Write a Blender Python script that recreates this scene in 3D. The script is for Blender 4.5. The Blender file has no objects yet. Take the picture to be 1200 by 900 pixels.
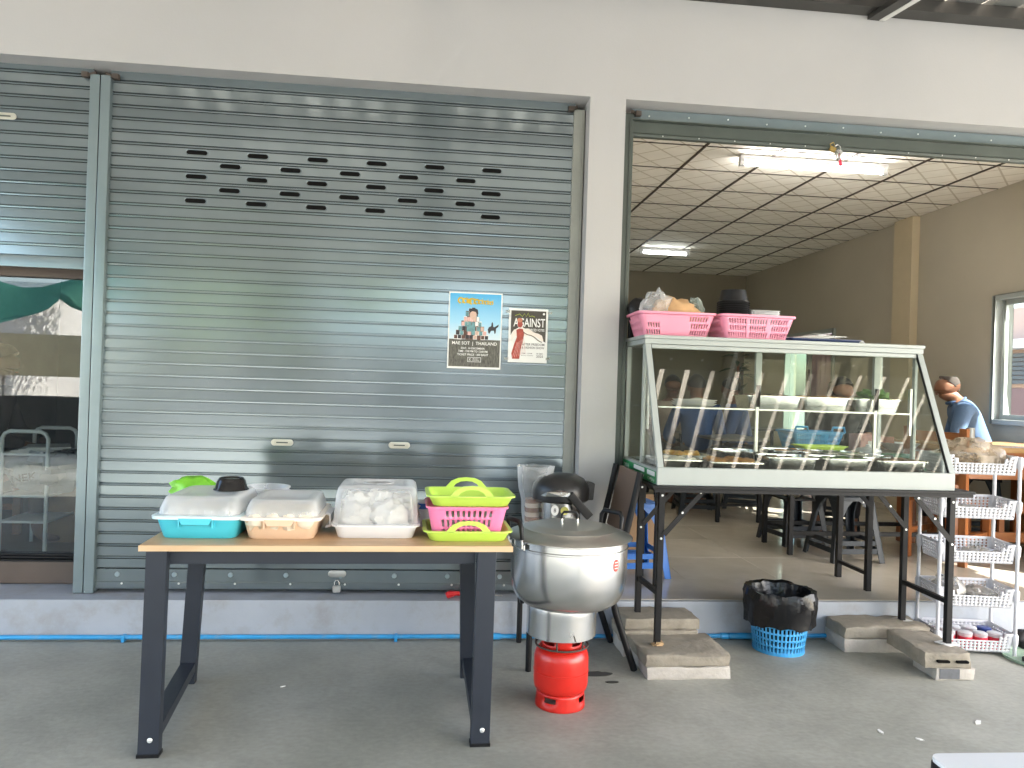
import bpy, bmesh, math, random
from mathutils import Vector, Matrix, Euler, noise
random.seed(7)
R = math.radians
PI = math.pi
S = bpy.context.scene
COL = S.collection
# ------------------------------------------------------------------ camera
cam_d = bpy.data.cameras.new('camera')
cam = bpy.data.objects.new('camera', cam_d)
COL.objects.link(cam)
cam_d.sensor_width = 36.0
cam_d.lens = 879.35 / 1200 * 36
cam_d.clip_start = 0.05
cam_d.clip_end = 600
YAW, PITCH, ROLL = .1024, .0035, .0323
_fw = Vector((math.sin(YAW) * math.cos(PITCH), math.cos(YAW) * math.cos(PITCH), math.sin(PITCH)))
_r = Vector((math.cos(YAW), -math.sin(YAW), 0))
_u = _r.cross(_fw)
_rr = _r * math.cos(ROLL) + _u * math.sin(ROLL)
_uu = -_r * math.sin(ROLL) + _u * math.cos(ROLL)
_m = Matrix((_rr, _uu, -_fw)).transposed().to_4x4()
_m.translation = Vector((0, -4.0, 1.35))
cam.matrix_world = _m
S.camera = cam
# ------------------------------------------------------------------ light
SUN = Vector((.60, -.50, .63)).normalized()
w = bpy.data.worlds.new('World')
S.world = w
w.use_nodes = True
nt = w.node_tree
sky = nt.nodes.new('ShaderNodeTexSky')
sky.sky_type = 'NISHITA'
sky.sun_disc = False
sky.sun_elevation = math.asin(SUN.z)
sky.sun_rotation = math.atan2(SUN.x, SUN.y)
sky.air_density = 1.0
sky.dust_density = 2.0
bg = nt.nodes['Background']
nt.links.new(sky.outputs[0], bg.inputs[0])
bg.inputs[1].default_value = 0.15
sl = bpy.data.lights.new('sun', 'SUN')
sl.energy = 4.0
sl.angle = R(.5)
sl.color = (1, .95, .87)
so = bpy.data.objects.new('sun', sl)
COL.objects.link(so)
so.rotation_euler = SUN.to_track_quat('Z', 'Y').to_euler()
so.location = SUN * 40
S.view_settings.view_transform = 'Standard'
S.view_settings.look = 'None'
S.view_settings.exposure = 3.0
S.view_settings.gamma = 1
S.view_settings.use_curve_mapping = False
S.render.engine = 'CYCLES'
S.cycles.max_bounces = 8
S.cycles.diffuse_bounces = 4
S.cycles.glossy_bounces = 4
S.cycles.transmission_bounces = 6
S.cycles.transparent_max_bounces = 20
S.cycles.caustics_reflective = False
S.cycles.caustics_refractive = False
S.cycles.use_denoising = True
S.cycles.sample_clamp_indirect = 6


# ------------------------------------------------------------------ materials
def M(name, rgb, rough=.5, metal=0, var=.08, scale=6, bump=0, bscale=60, rgb2=None, rvar=.08, spec=.5,
      stretch=(1, 1, 1), emit=None, rnd=0, dirt=None, alpha=1, coat=0, world=False):
    m = bpy.data.materials.new(name)
    m.use_nodes = True
    n, l = m.node_tree.nodes, m.node_tree.links
    p = n['Principled BSDF']
    p.inputs['Metallic'].default_value = metal
    p.inputs['Roughness'].default_value = rough
    p.inputs['Specular IOR Level'].default_value = spec
    p.inputs['Coat Weight'].default_value = coat
    tc = n.new('ShaderNodeTexCoord')
    mp = n.new('ShaderNodeMapping')
    mp.inputs['Scale'].default_value = stretch
    cs = tc.outputs['Object']
    if world:
        cs = n.new('ShaderNodeNewGeometry').outputs['Position']
    elif rnd:
        oi0 = n.new('ShaderNodeObjectInfo')
        vm = n.new('ShaderNodeVectorMath')
        vm.operation = 'ADD'
        sc0 = n.new('ShaderNodeMath')
        sc0.operation = 'MULTIPLY'
        sc0.inputs[1].default_value = 37
        l.new(oi0.outputs['Random'], sc0.inputs[0])
        l.new(cs, vm.inputs[0])
        l.new(sc0.outputs[0], vm.inputs[1])
        cs = vm.outputs[0]
    l.new(cs, mp.inputs[0])
    t = n.new('ShaderNodeTexNoise')
    t.inputs['Scale'].default_value = scale
    t.inputs['Detail'].default_value = 7
    t.inputs['Roughness'].default_value = .6
    l.new(mp.outputs[0], t.inputs['Vector'])
    mix = n.new('ShaderNodeMix')
    mix.data_type = 'RGBA'
    a = [max(0, c * (1 - var)) for c in rgb]
    b = list(rgb2) if rgb2 else [min(1, c * (1 + var)) for c in rgb]
    mix.inputs['A'].default_value = (*a, 1)
    mix.inputs['B'].default_value = (*b, 1)
    rp = n.new('ShaderNodeMapRange')
    rp.inputs['From Min'].default_value = .3
    rp.inputs['From Max'].default_value = .7
    l.new(t.outputs['Fac'], rp.inputs['Value'])
    l.new(rp.outputs[0], mix.inputs['Factor'])
    col = mix.outputs['Result']
    if rnd:
        oi = n.new('ShaderNodeObjectInfo')
        hv = n.new('ShaderNodeHueSaturation')
        mr = n.new('ShaderNodeMapRange')
        mr.inputs['To Min'].default_value = 1 - rnd
        mr.inputs['To Max'].default_value = 1 + rnd
        l.new(oi.outputs['Random'], mr.inputs['Value'])
        l.new(mr.outputs[0], hv.inputs['Value'])
        l.new(col, hv.inputs['Color'])
        col = hv.outputs['Color']
    if dirt:   # (rgb, amount, scale): blotchy grime with a shape of its own
        t2 = n.new('ShaderNodeTexNoise')
        t2.inputs['Scale'].default_value = dirt[2]
        t2.inputs['Detail'].default_value = 9
        t2.inputs['Roughness'].default_value = .7
        l.new(cs, t2.inputs['Vector'])
        r2 = n.new('ShaderNodeMapRange')
        r2.inputs['From Min'].default_value = .5
        r2.inputs['From Max'].default_value = .72
        r2.inputs['To Max'].default_value = dirt[1]
        l.new(t2.outputs['Fac'], r2.inputs['Value'])
        m2 = n.new('ShaderNodeMix')
        m2.data_type = 'RGBA'
        m2.inputs['B'].default_value = (*dirt[0], 1)
        l.new(r2.outputs[0], m2.inputs['Factor'])
        l.new(col, m2.inputs['A'])
        col = m2.outputs['Result']
    l.new(col, p.inputs['Base Color'])
    if rvar:
        rr = n.new('ShaderNodeMapRange')
        rr.inputs['To Min'].default_value = max(0, rough - rvar)
        rr.inputs['To Max'].default_value = min(1, rough + rvar)
        l.new(t.outputs['Fac'], rr.inputs['Value'])
        l.new(rr.outputs[0], p.inputs['Roughness'])
    if bump:
        t3 = n.new('ShaderNodeTexNoise')
        t3.inputs['Scale'].default_value = bscale
        t3.inputs['Detail'].default_value = 5
        l.new(mp.outputs[0], t3.inputs['Vector'])
        bp = n.new('ShaderNodeBump')
        bp.inputs['Strength'].default_value = bump
        bp.inputs['Distance'].default_value = .01
        l.new(t3.outputs['Fac'], bp.inputs['Height'])
        l.new(bp.outputs[0], p.inputs['Normal'])
    if emit:
        p.inputs['Emission Color'].default_value = (*emit[0], 1)
        p.inputs['Emission Strength'].default_value = emit[1]
    if alpha < 1:
        out = n['Material Output']
        tr = n.new('ShaderNodeBsdfTransparent')
        mx = n.new('ShaderNodeMixShader')
        lw = n.new('ShaderNodeLayerWeight')
        lw.inputs['Blend'].default_value = .35
        ad = n.new('ShaderNodeMath')
        ad.operation = 'MULTIPLY_ADD'
        ad.inputs[1].default_value = 1 - alpha
        ad.inputs[2].default_value = alpha
        ad.use_clamp = True
        l.new(lw.outputs['Facing'], ad.inputs[0])
        l.new(ad.outputs[0], mx.inputs[0])
        l.new(tr.outputs[0], mx.inputs[1])
        l.new(p.outputs[0], mx.inputs[2])
        l.new(mx.outputs[0], out.inputs[0])
    return m


def glass_mat(name, tint=(.93, .97, .95), f0=.05, rough=0.0):
    m = bpy.data.materials.new(name)
    m.use_nodes = True
    n, l = m.node_tree.nodes, m.node_tree.links
    out = n['Material Output']
    n.remove(n['Principled BSDF'])
    tr = n.new('ShaderNodeBsdfTransparent')
    tr.inputs[0].default_value = (*tint, 1)
    gl = n.new('ShaderNodeBsdfGlossy')
    gl.inputs['Roughness'].default_value = rough
    gl.inputs[0].default_value = (1, 1, 1, 1)
    lw = n.new('ShaderNodeLayerWeight')
    lw.inputs['Blend'].default_value = .5
    pw = n.new('ShaderNodeMath')
    pw.operation = 'POWER'
    pw.inputs[1].default_value = 4
    l.new(lw.outputs['Facing'], pw.inputs[0])
    ma = n.new('ShaderNodeMath')
    ma.operation = 'MULTIPLY_ADD'
    ma.inputs[1].default_value = .85
    ma.inputs[2].default_value = f0
    ma.use_clamp = True
    l.new(pw.outputs[0], ma.inputs[0])
    mx = n.new('ShaderNodeMixShader')
    l.new(ma.outputs[0], mx.inputs[0])
    l.new(tr.outputs[0], mx.inputs[1])
    l.new(gl.outputs[0], mx.inputs[2])
    l.new(mx.outputs[0], out.inputs[0])
    return m


def translucent_mat(name, rgb, fac=.7, vary=False):
    m = bpy.data.materials.new(name)
    m.use_nodes = True
    n, l = m.node_tree.nodes, m.node_tree.links
    out = n['Material Output']
    p = n['Principled BSDF']
    p.inputs['Base Color'].default_value = (*rgb, 1)
    p.inputs['Roughness'].default_value = .5
    tl = n.new('ShaderNodeBsdfTranslucent')
    t = n.new('ShaderNodeTexNoise')
    t.inputs['Scale'].default_value = 3
    mix = n.new('ShaderNodeMix')
    mix.data_type = 'RGBA'
    mix.inputs['A'].default_value = (*[c * .8 for c in rgb], 1)
    mix.inputs['B'].default_value = (*rgb, 1)
    if vary:
        g = n.new('ShaderNodeNewGeometry')
        l.new(g.outputs['Position'], t.inputs['Vector'])
        t.inputs['Scale'].default_value = 2.6
        mix.inputs['A'].default_value = (*[c * .35 for c in rgb], 1)
        mr = n.new('ShaderNodeMapRange')
        mr.inputs['From Min'].default_value = .38
        mr.inputs['From Max'].default_value = .58
        l.new(t.outputs['Fac'], mr.inputs['Value'])
        l.new(mr.outputs[0], mix.inputs['Factor'])
    else:
        l.new(t.outputs['Fac'], mix.inputs['Factor'])
    l.new(mix.outputs['Result'], tl.inputs[0])
    mx = n.new('ShaderNodeMixShader')
    mx.inputs[0].default_value = fac
    l.new(p.outputs[0], mx.inputs[1])
    l.new(tl.outputs[0], mx.inputs[2])
    l.new(mx.outputs[0], out.inputs[0])
    return m


def wood_mat(name, a, b, scale=3, stretch=(1, 14, 14), rough=.45):
    return M(name, a, rough, rgb2=b, scale=scale, stretch=stretch, bump=.05, bscale=20)


# ------------------------------------------------------------------ mesh helpers
def rrect(w, d, r, n=4, cx=0, cy=0):
    pts = []
    for sx, sy, a0 in ((1, 1, 0), (-1, 1, 90), (-1, -1, 180), (1, -1, 270)):
        for k in range(n + 1):
            a = R(a0 + 90 * k / n)
            pts.append((cx + sx * (w / 2 - r) + r * math.cos(a), cy + sy * (d / 2 - r) + r * math.sin(a)))
    return pts


def rrect_at(w, d, r, f):
    """point at perimeter fraction f of a rounded rectangle, starting mid right side, counter-clockwise"""
    segs = [('l', (w / 2, 0), (w / 2, d / 2 - r)), ('a', (w / 2 - r, d / 2 - r), 0), ('l', (w / 2 - r, d / 2), (-w / 2 + r, d / 2)),
            ('a', (-w / 2 + r, d / 2 - r), 90), ('l', (-w / 2, d / 2 - r), (-w / 2, -d / 2 + r)), ('a', (-w / 2 + r, -d / 2 + r), 180),
            ('l', (-w / 2 + r, -d / 2), (w / 2 - r, -d / 2)), ('a', (w / 2 - r, -d / 2 + r), 270), ('l', (w / 2, -d / 2 + r), (w / 2, 0))]
    L = [PI / 2 * r if s[0] == 'a' else math.dist(s[1], s[2]) for s in segs]
    t = (f % 1.0) * sum(L)
    for s, q in zip(segs, L):
        if t <= q + 1e-9:
            k = t / q if q else 0
            if s[0] == 'a':
                a = R(s[2] + 90 * k)
                return s[1][0] + r * math.cos(a), s[1][1] + r * math.sin(a)
            return s[1][0] + (s[2][0] - s[1][0]) * k, s[1][1] + (s[2][1] - s[1][1]) * k
        t -= q
    return w / 2, 0


class MB:
    def __init__(s):
        s.v, s.f = [], []

    def add(s, vs, fs):
        b = len(s.v)
        s.v += [tuple(p) for p in vs]
        s.f += [tuple(i + b for i in f) for f in fs]
        return s

    def box(s, x0, x1, y0, y1, z0, z1):
        return s.add([(x0, y0, z0), (x1, y0, z0), (x1, y1, z0), (x0, y1, z0), (x0, y0, z1), (x1, y0, z1), (x1, y1, z1), (x0, y1, z1)],
                     [(3, 2, 1, 0), (4, 5, 6, 7), (0, 1, 5, 4), (1, 2, 6, 5), (2, 3, 7, 6), (3, 0, 4, 7)])

    def obox(s, c, size, rot=(0, 0, 0)):
        b = len(s.v)
        x, y, z = [q / 2 for q in size]
        s.box(-x, x, -y, y, -z, z)
        e = Euler(rot).to_matrix()
        for i in range(b, len(s.v)):
            s.v[i] = tuple(e @ Vector(s.v[i]) + Vector(c))
        return s

    def bar(s, p, q, w, h, up=(0, 0, 1)):
        p, q = Vector(p), Vector(q)
        d = (q - p).normalized()
        u = Vector(up)
        if abs(d.dot(u)) > .98:
            u = Vector((0, 1, 0))
        a = d.cross(u).normalized()
        b = a.cross(d)
        vs = []
        for c in (p, q):
            for i, j in ((-1, -1), (1, -1), (1, 1), (-1, 1)):
                vs.append(c + a * i * w / 2 + b * j * h / 2)
        return s.add(vs, [(0, 1, 2, 3), (7, 6, 5, 4), (0, 4, 5, 1), (1, 5, 6, 2), (2, 6, 7, 3), (3, 7, 4, 0)])

    def loft(s, rings, cap0=True, cap1=True, closed=True):
        n = len(rings[0])
        vs = [p for r in rings for p in r]
        fs = []
        for i in range(len(rings) - 1):
            for j in range(n if closed else n - 1):
                k = (j + 1) % n
                fs.append((i * n + j, i * n + k, (i + 1) * n + k, (i + 1) * n + j))
        if cap0:
            fs.append(tuple(reversed(range(n))))
        if cap1:
            fs.append(tuple((len(rings) - 1) * n + j for j in range(n)))
        return s.add(vs, fs)

    def tube(s, pts, r, seg=8, closed=False):
        P = [Vector(p) for p in pts]
        n = len(P)
        rs = r if isinstance(r, (list, tuple)) else [r] * n
        up = None
        rings = []
        for i in range(n):
            a = P[(i + 1) % n] if (closed or i < n - 1) else P[i]
            b = P[i - 1] if (closed or i > 0) else P[i]
            d = (a - b).normalized()
            if up is None:
                up = Vector((0, 0, 1)) if abs(d.z) < .9 else Vector((1, 0, 0))
            sx = d.cross(up).normalized()
            up = sx.cross(d)
            rings.append([P[i] + (sx * math.cos(2 * PI * k / seg) + up * math.sin(2 * PI * k / seg)) * rs[i] for k in range(seg)])
        if closed:
            rings.append(rings[0])
        return s.loft(rings, not closed, not closed)

    def lathe(s, prof, seg=32, cx=0, cy=0, cap0=True, cap1=True):
        return s.loft([[(cx + r * math.cos(2 * PI * k / seg), cy + r * math.sin(2 * PI * k / seg), z) for k in range(seg)] for r, z in prof], cap0, cap1)

    def cyl(s, p, q, r, seg=16):
        return s.tube([p, q], r, seg)

    def prism(s, pts, d0, d1, plane='xz'):
        """extrude a 2-D outline; plane xz -> depth along y, xy -> depth along z, yz -> along x"""
        f = {'xz': lambda a, b, d: (a, d, b), 'xy': lambda a, b, d: (a, b, d), 'yz': lambda a, b, d: (d, a, b)}[plane]
        return s.loft([[f(a, b, d0) for a, b in pts], [f(a, b, d1) for a, b in pts]])

    def blob(s, c, rad, amp=.15, freq=3, seed=0, nu=14, nv=9, zmin=None):
        rings = []
        for i in range(1, nv):
            th = PI * i / nv
            ring = []
            for j in range(nu):
                ph = 2 * PI * j / nu
                d = Vector((math.sin(th) * math.cos(ph), math.sin(th) * math.sin(ph), -math.cos(th)))
                k = 1 + amp * noise.noise(d * freq + Vector((seed * 7.3, seed * 3.1, seed)))
                p = Vector((c[0] + d.x * rad[0] * k, c[1] + d.y * rad[1] * k, c[2] + d.z * rad[2] * k))
                if zmin is not None:
                    p.z = max(p.z, zmin)
                ring.append(p)
            rings.append(ring)
        return s.loft(rings)

    def perf(s, ring0, ring1, zf, hole):
        """perforated wall between two rings of points; zf: heights 0..1; hole(i, j, p) -> bool leaves the cell open"""
        n = len(ring0)
        vs = []
        for z in zf:
            for a, b in zip(ring0, ring1):
                vs.append([a[k] + (b[k] - a[k]) * z for k in range(3)])
        fs = []
        for j in range(len(zf) - 1):
            for i in range(n):
                k = (i + 1) % n
                c = [(vs[j * n + i][q] + vs[(j + 1) * n + k][q]) / 2 for q in range(3)]
                if not hole(i, j, c):
                    fs.append((j * n + i, j * n + k, (j + 1) * n + k, (j + 1) * n + i))
        return s.add(vs, fs)

    def xf(s, mat):
        s.v = [tuple(mat @ Vector(p)) for p in s.v]
        return s

    def build(s, name, mat, parent=None, smooth=None, bevel=0, solid=0, loc=None, sub=0, norm=True):
        me = bpy.data.meshes.new(name)
        me.from_pydata(s.v, [], s.f)
        bm = bmesh.new()
        bm.from_mesh(me)
        bmesh.ops.remove_doubles(bm, verts=bm.verts, dist=1e-6)
        if bevel:
            es = [e for e in bm.edges if len(e.link_faces) == 2 and e.calc_face_angle(0) > .6]
            bmesh.ops.bevel(bm, geom=es, offset=bevel, segments=2, profile=.6, affect='EDGES', clamp_overlap=True)
        if norm:
            bmesh.ops.recalc_face_normals(bm, faces=bm.faces)
        bm.to_mesh(me)
        bm.free()
        if bevel and smooth is None:
            smooth = 35
        if smooth is not None:
            for p in me.polygons:
                p.use_smooth = True
            me.set_sharp_from_angle(angle=R(smooth))
        for q in (mat if isinstance(mat, (list, tuple)) else [mat]):
            me.materials.append(q)
        o = bpy.data.objects.new(name, me)
        COL.objects.link(o)
        if parent:
            o.parent = parent
        if loc:
            o.location = loc
        if bevel:
            md = o.modifiers.new('normals', 'WEIGHTED_NORMAL')
            md.keep_sharp = True
        if solid:
            md = o.modifiers.new('thickness', 'SOLIDIFY')
            md.thickness = solid
            md.offset = 0
        if sub:
            md = o.modifiers.new('round', 'SUBSURF')
            md.levels = md.render_levels = sub
        return o


def tag(o, label=None, cat=None, group=None, kind=None):
    if label:
        o['label'] = label
    if cat:
        o['category'] = cat
    if group:
        o['group'] = group
    if kind:
        o['kind'] = kind
    return o


def thing(name, label, cat, loc=(0, 0, 0), rz=0, group=None):
    o = bpy.data.objects.new(name, None)
    o.empty_display_size = .1
    COL.objects.link(o)
    o.location = loc
    o.rotation_euler = (0, 0, rz)
    return tag(o, label, cat, group)


def kids(o):
    return [c for c in bpy.data.objects if c.parent == o]


def copy_tree(o, parent=None):
    c = o.copy()
    COL.objects.link(c)
    if parent:
        c.parent = parent
    for k in kids(o):
        copy_tree(k, c)
    return c


def piece(src, parent, loc, rot=(0, 0, 0), name=None):
    c = src.copy()
    if name:
        c.name = name
    COL.objects.link(c)
    c.parent = parent
    c.location = loc
    c.rotation_euler = rot
    return c


def text_mb(s, width=None, height=None, cx=0, cz=0, y=0, thick=.0003, bold=.012):
    """flat lettering as a mesh standing in the xz plane, facing -y"""
    cu = bpy.data.curves.new('lettering', 'FONT')
    cu.body = s
    cu.size = 1
    cu.fill_mode = 'FRONT'
    cu.offset = bold
    cu.resolution_u = 3
    ob = bpy.data.objects.new('lettering', cu)
    COL.objects.link(ob)
    dg = bpy.context.evaluated_depsgraph_get()
    me = bpy.data.meshes.new_from_object(ob.evaluated_get(dg))
    xs = [v.co.x for v in me.vertices]
    ys = [v.co.y for v in me.vertices]
    w0, h0 = max(xs) - min(xs), max(ys) - min(ys)
    kx = width / w0 if width else height / h0
    ky = height / h0 if height else kx
    mb = MB()
    mb.add([(cx + (v.co.x - min(xs) - w0 / 2) * kx, y, cz + (v.co.y - min(ys) - h0 / 2) * ky) for v in me.vertices],
           [tuple(p.vertices) for p in me.polygons])
    bpy.data.objects.remove(ob)
    bpy.data.curves.remove(cu)
    bpy.data.meshes.remove(me)
    return mb


def rough_box(size, cuts=6, amp=.006, seed=0, freq=18, chip=0):
    """a box whose faces and edges are uneven, base at z=0"""
    bm = bmesh.new()
    bmesh.ops.create_cube(bm, size=1)
    bmesh.ops.subdivide_edges(bm, edges=bm.edges, cuts=cuts, use_grid_fill=True)
    mb = MB()
    for v in bm.verts:
        p = Vector((v.co.x * size[0], v.co.y * size[1], (v.co.z + .5) * size[2]))
        q = p * freq + Vector((seed * 5.1, seed, -seed * 2.2))
        d = Vector((noise.noise(q), noise.noise(q + Vector((9, 0, 0))), noise.noise(q + Vector((0, 9, 0)))))
        e = sum(1 for c in v.co if abs(abs(c) - .5) < .01)
        k = amp * (1 if e < 2 else 1 + chip * max(0, noise.noise(q * .6)))
        p += d * k
        if e >= 2:
            p -= Vector((math.copysign(1, v.co.x), math.copysign(1, v.co.y), math.copysign(1, v.co.z) * .5)) * amp * (.5 + chip * max(0, noise.noise(q * .35)))
        if v.co.z < -.49:
            p.z = 0
        v.co = p
    bm.verts.ensure_lookup_table()
    mb.add([v.co.copy() for v in bm.verts], [[v.index for v in f.verts] for f in bm.faces])
    bm.free()
    return mb


def tray_mb(w, d, h, r=.03, taper=.85, rim=.012, t=.004, n=5, floor=.004, lip=.006):
    """hollow rounded container, base at z=0; w, d are the outside at the top without the rim"""
    def ring(k, z, off=0):
        return [(x, y, z) for x, y in rrect(w * k + off * 2, d * k + off * 2, max(.004, r + off * .6), n)]
    return MB().loft([ring(taper, 0), ring(taper + (1 - taper) * .15, h * .06), ring(1, h - lip), ring(1, h - lip, rim), ring(1, h, rim),
                      ring(1, h, -t), ring(taper, floor, -t)])


def blobby(mb):
    return mb
# ------------------------------------------------------------------ materials of the place
m_wall = M('white_wall_paint', (.445, .44, .44), .75, var=.03, scale=1.5, bump=.06, bscale=90, dirt=((.45, .42, .38), .16, 2.2))
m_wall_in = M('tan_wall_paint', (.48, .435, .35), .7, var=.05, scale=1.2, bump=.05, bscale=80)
m_step = M('grey_step_paint', (.36, .39, .44), .55, var=.08, scale=3, bump=.1, bscale=50, dirt=((.26, .24, .21), .6, 5))
m_floor_in = M('glossy_floor_tile', (.48, .44, .37), .12, var=.1, scale=3, rvar=.06, rnd=.04, spec=.6)
m_grout = M('tile_joint', (.2, .17, .13), .8)
m_shut = M('shutter_enamel', (.23, .275, .295), .16, metal=.62, var=.06, scale=2.2, bump=.05, bscale=4.5, rvar=.06, rnd=.03, spec=.8, world=True)
m_shut_post = M('shutter_post_enamel', (.24, .30, .32), .25, metal=.5, var=.05, scale=4, bump=.04, bscale=9, spec=.55)
m_rail = M('worn_grey_rail', (.30, .31, .28), .45, var=.1, scale=6)
m_dark_rail = M('dark_green_rail', (.07, .085, .075), .4, var=.12, scale=5)
m_black = M('black_plastic', (.007, .007, .008), .42, spec=.35, var=.3, scale=20)
m_blackpaint = M('black_metal_paint', (.008, .008, .009), .5, spec=.25, var=.25, scale=18, bump=.03, bscale=120)
m_flat_black = M('hole_shade_bracket_black', (.006, .006, .006), .9, var=0, spec=.1)  # flat black for painted hole shade, also used on the shelf brackets
m_steel = M('bright_steel', (.62, .62, .6), .25, metal=1, var=.06, scale=10)
m_galv = M('galvanised_steel', (.5, .5, .48), .4, metal=.9, var=.12, scale=9)
m_alu = M('beaten_aluminium', (.70, .70, .69), .24, metal=1, var=.07, scale=3, bump=.10, bscale=9, rvar=.10, stretch=(1, 1, .4))
m_alu_lid = M('dull_aluminium_lid', (.52, .52, .50), .34, metal=1, var=.12, scale=5, bump=.09, bscale=8, rvar=.1)
m_stain = M('stainless_steel', (.58, .58, .56), .24, metal=1, var=.08, scale=12, bump=.03, bscale=30)
m_frame = M('white_aluminium_frame', (.37, .40, .385), .38, var=.04, scale=8, spec=.5)
m_white = M('white_plastic', (.70, .70, .72), .38, var=.03, scale=5)
m_paper = M('paper', (.78, .78, .76), .8, var=.03)
m_glass = glass_mat('clear_glass', (.95, .97, .96), .06)
m_case_glass = glass_mat('case_glass', (.93, .95, .92), .055)
m_rear_glass = glass_mat('dimming_rear_glass', (.86, .87, .83), .006)  # tint added to darken the room seen behind the case
m_door_glass = glass_mat('door_glass', (.80, .83, .83), .065)
m_darkwood = M('dark_brown_aluminium', (.10, .075, .06), .45, var=.1)
m_red = M('red_enamel', (.62, .018, .010), .30, var=.1, scale=4, bump=.05, bscale=14, spec=.6, dirt=((.35, .02, .01), .5, 7))
m_bluepipe = M('blue_pvc', (.03, .30, .62), .4, var=.1, scale=5, dirt=((.25, .3, .32), .5, 9))
m_roof = M('grey_roof_sheet', (.17, .175, .17), .5, metal=.3, var=.12, scale=2)
m_roof_t = translucent_mat('translucent_roof_rib', (.58, .51, .41), .9, True)
m_beam = M('dark_steel_beam', (.035, .033, .03), .55, var=.25, scale=7)
m_beam_w = M('pale_beam_flange', (.6, .6, .58), .5)

# ------------------------------------------------------------------ ground
patio = M('patio_concrete', (.25, .257, .222), .6, rgb2=(.42, .42, .375), scale=1.1, bump=.14, bscale=45, rvar=.12,
          dirt=((.22, .22, .19), .65, 1.7))
nt_ = patio.node_tree
_tc = nt_.nodes.new('ShaderNodeTexCoord')
_t = nt_.nodes.new('ShaderNodeTexNoise'); _t.inputs['Scale'].default_value = 42; _t.inputs['Detail'].default_value = 8
_mp = nt_.nodes.new('ShaderNodeMapping'); _mp.inputs['Scale'].default_value = (.8, 1.15, 1)
nt_.links.new(_tc.outputs['Object'], _mp.inputs[0]); nt_.links.new(_mp.outputs[0], _t.inputs['Vector'])
_rp = nt_.nodes.new('ShaderNodeMapRange'); _rp.inputs['From Min'].default_value = .3; _rp.inputs['From Max'].default_value = .75
_rp.inputs['To Min'].default_value = .90; _rp.inputs['To Max'].default_value = 1.08
nt_.links.new(_t.outputs['Fac'], _rp.inputs['Value'])
_hs = nt_.nodes.new('ShaderNodeHueSaturation')
_p = nt_.nodes['Principled BSDF']
_src = _p.inputs['Base Color'].links[0].from_socket
nt_.links.new(_src, _hs.inputs['Color']); nt_.links.new(_rp.outputs[0], _hs.inputs['Value']); nt_.links.new(_hs.outputs[0], _p.inputs['Base Color'])
tag(MB().box(-9, 9.0, -7.0, .1, -.25, 0).build('patio_floor', patio), kind='structure')
m_street = M('pale_street_concrete', (.50, .48, .43), .8, var=.12, scale=.6, bump=.2, bscale=20)
tag(MB().box(-250, 250, -250, 250, -.5, -.03).build('street', m_street), kind='structure')
tag(MB().box(-6, 5.06, -.010, .45, 0, .205).build('step', m_step, bevel=.006), kind='structure')

# shop floor with its tiles
fl = tag(MB().box(-4, 5.0, .45, 7.7, -.02, .199).build('shop_floor', m_grout), kind='structure')
ft = MB().box(-.2985, .2985, -.2985, .2985, 0, .010).build('floor_tile', m_floor_in, fl, bevel=.0015)
first = True
for j in range(13):
    for i in range(7):
        x, y = .985 + .3 + .6 * i - .02, .45 + .3 + .6 * j
        if x > 5 or y > 7.5:
            continue
        if first:
            ft.location = (x, y, .1985)
            first = False
        else:
            piece(ft, fl, (x, y, .1985))
th = MB().box(.96, 4.9, .012, .449, .2065, .2105).build('threshold_tile', m_floor_in, fl)

# ------------------------------------------------------------------ the building
B = thing('shop_building', 'white rendered shop building with two grey roller shutters and an open tiled room', 'building')
fw = MB()
fw.box(-6, 5.05, 0, .22, 2.935, 4.3)
fw.box(-6, -3.4, 0, .22, .205, 2.935)
fw.box(.788, .985, 0, .22, .205, 2.935)
fw.box(4.78, 5.05, 0, .22, .205, 2.935)
fw.build('facade_wall', m_wall, B)
MB().box(.80, .975, .221, 7.7, .2, 3.4).build('partition_wall', m_wall_in, B)
MB().box(-4, 5.05, 7.55, 7.75, .2, 3.4).build('back_wall', M('dimmed_back_wall', (.24, .205, .145), .75, var=.06, scale=1.5), B)  # dimness of the far end is put into this darker wall colour
sw = MB()
WX0, WX1 = 4.90, 5.05
sw.box(WX0, WX1, .221, .62, .2, 3.4).box(WX0, WX1, .62, 2.15, .2, 1.16).box(WX0, WX1, .62, 2.15, 2.285, 3.4)
sw.box(WX0, WX1, 2.15, 4.80, .2, 3.4).box(WX0, WX1, 4.80, 6.10, 2.2, 3.4).box(WX0, WX1, 6.10, 7.549, .2, 3.4)
sw.build('side_wall', m_wall_in, B)
MB().box(4.815, 4.899, 3.23, 3.54, .205, 3.232).build('wall_column', M('column_paint', (.56, .47, .32), .7, var=.04), B, bevel=.004)
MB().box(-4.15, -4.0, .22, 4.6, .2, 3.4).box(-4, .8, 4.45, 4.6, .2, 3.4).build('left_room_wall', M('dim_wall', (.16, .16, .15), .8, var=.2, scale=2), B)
MB().box(-4.2, 5.1, .2, 7.75, 3.42, 3.5).build('roof_slab', m_wall, B)
MB().box(-4, .8, .22, 4.6, 3.0, 3.05).build('left_room_ceiling', m_wall_in, B)
tag(MB().box(-3.99, .79, .452, 4.44, .1995, .207).build('left_room_floor', M('gloom_floor', (.05, .05, .048), .3, var=.2)), kind='structure')  # thin dark sheet added; the room's gloom is put into its colour
# ceiling of gridded tiles
m_tile = M('ceiling_tile_board', (.90, .86, .79), .85, var=.04, scale=9, rnd=.03)
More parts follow.
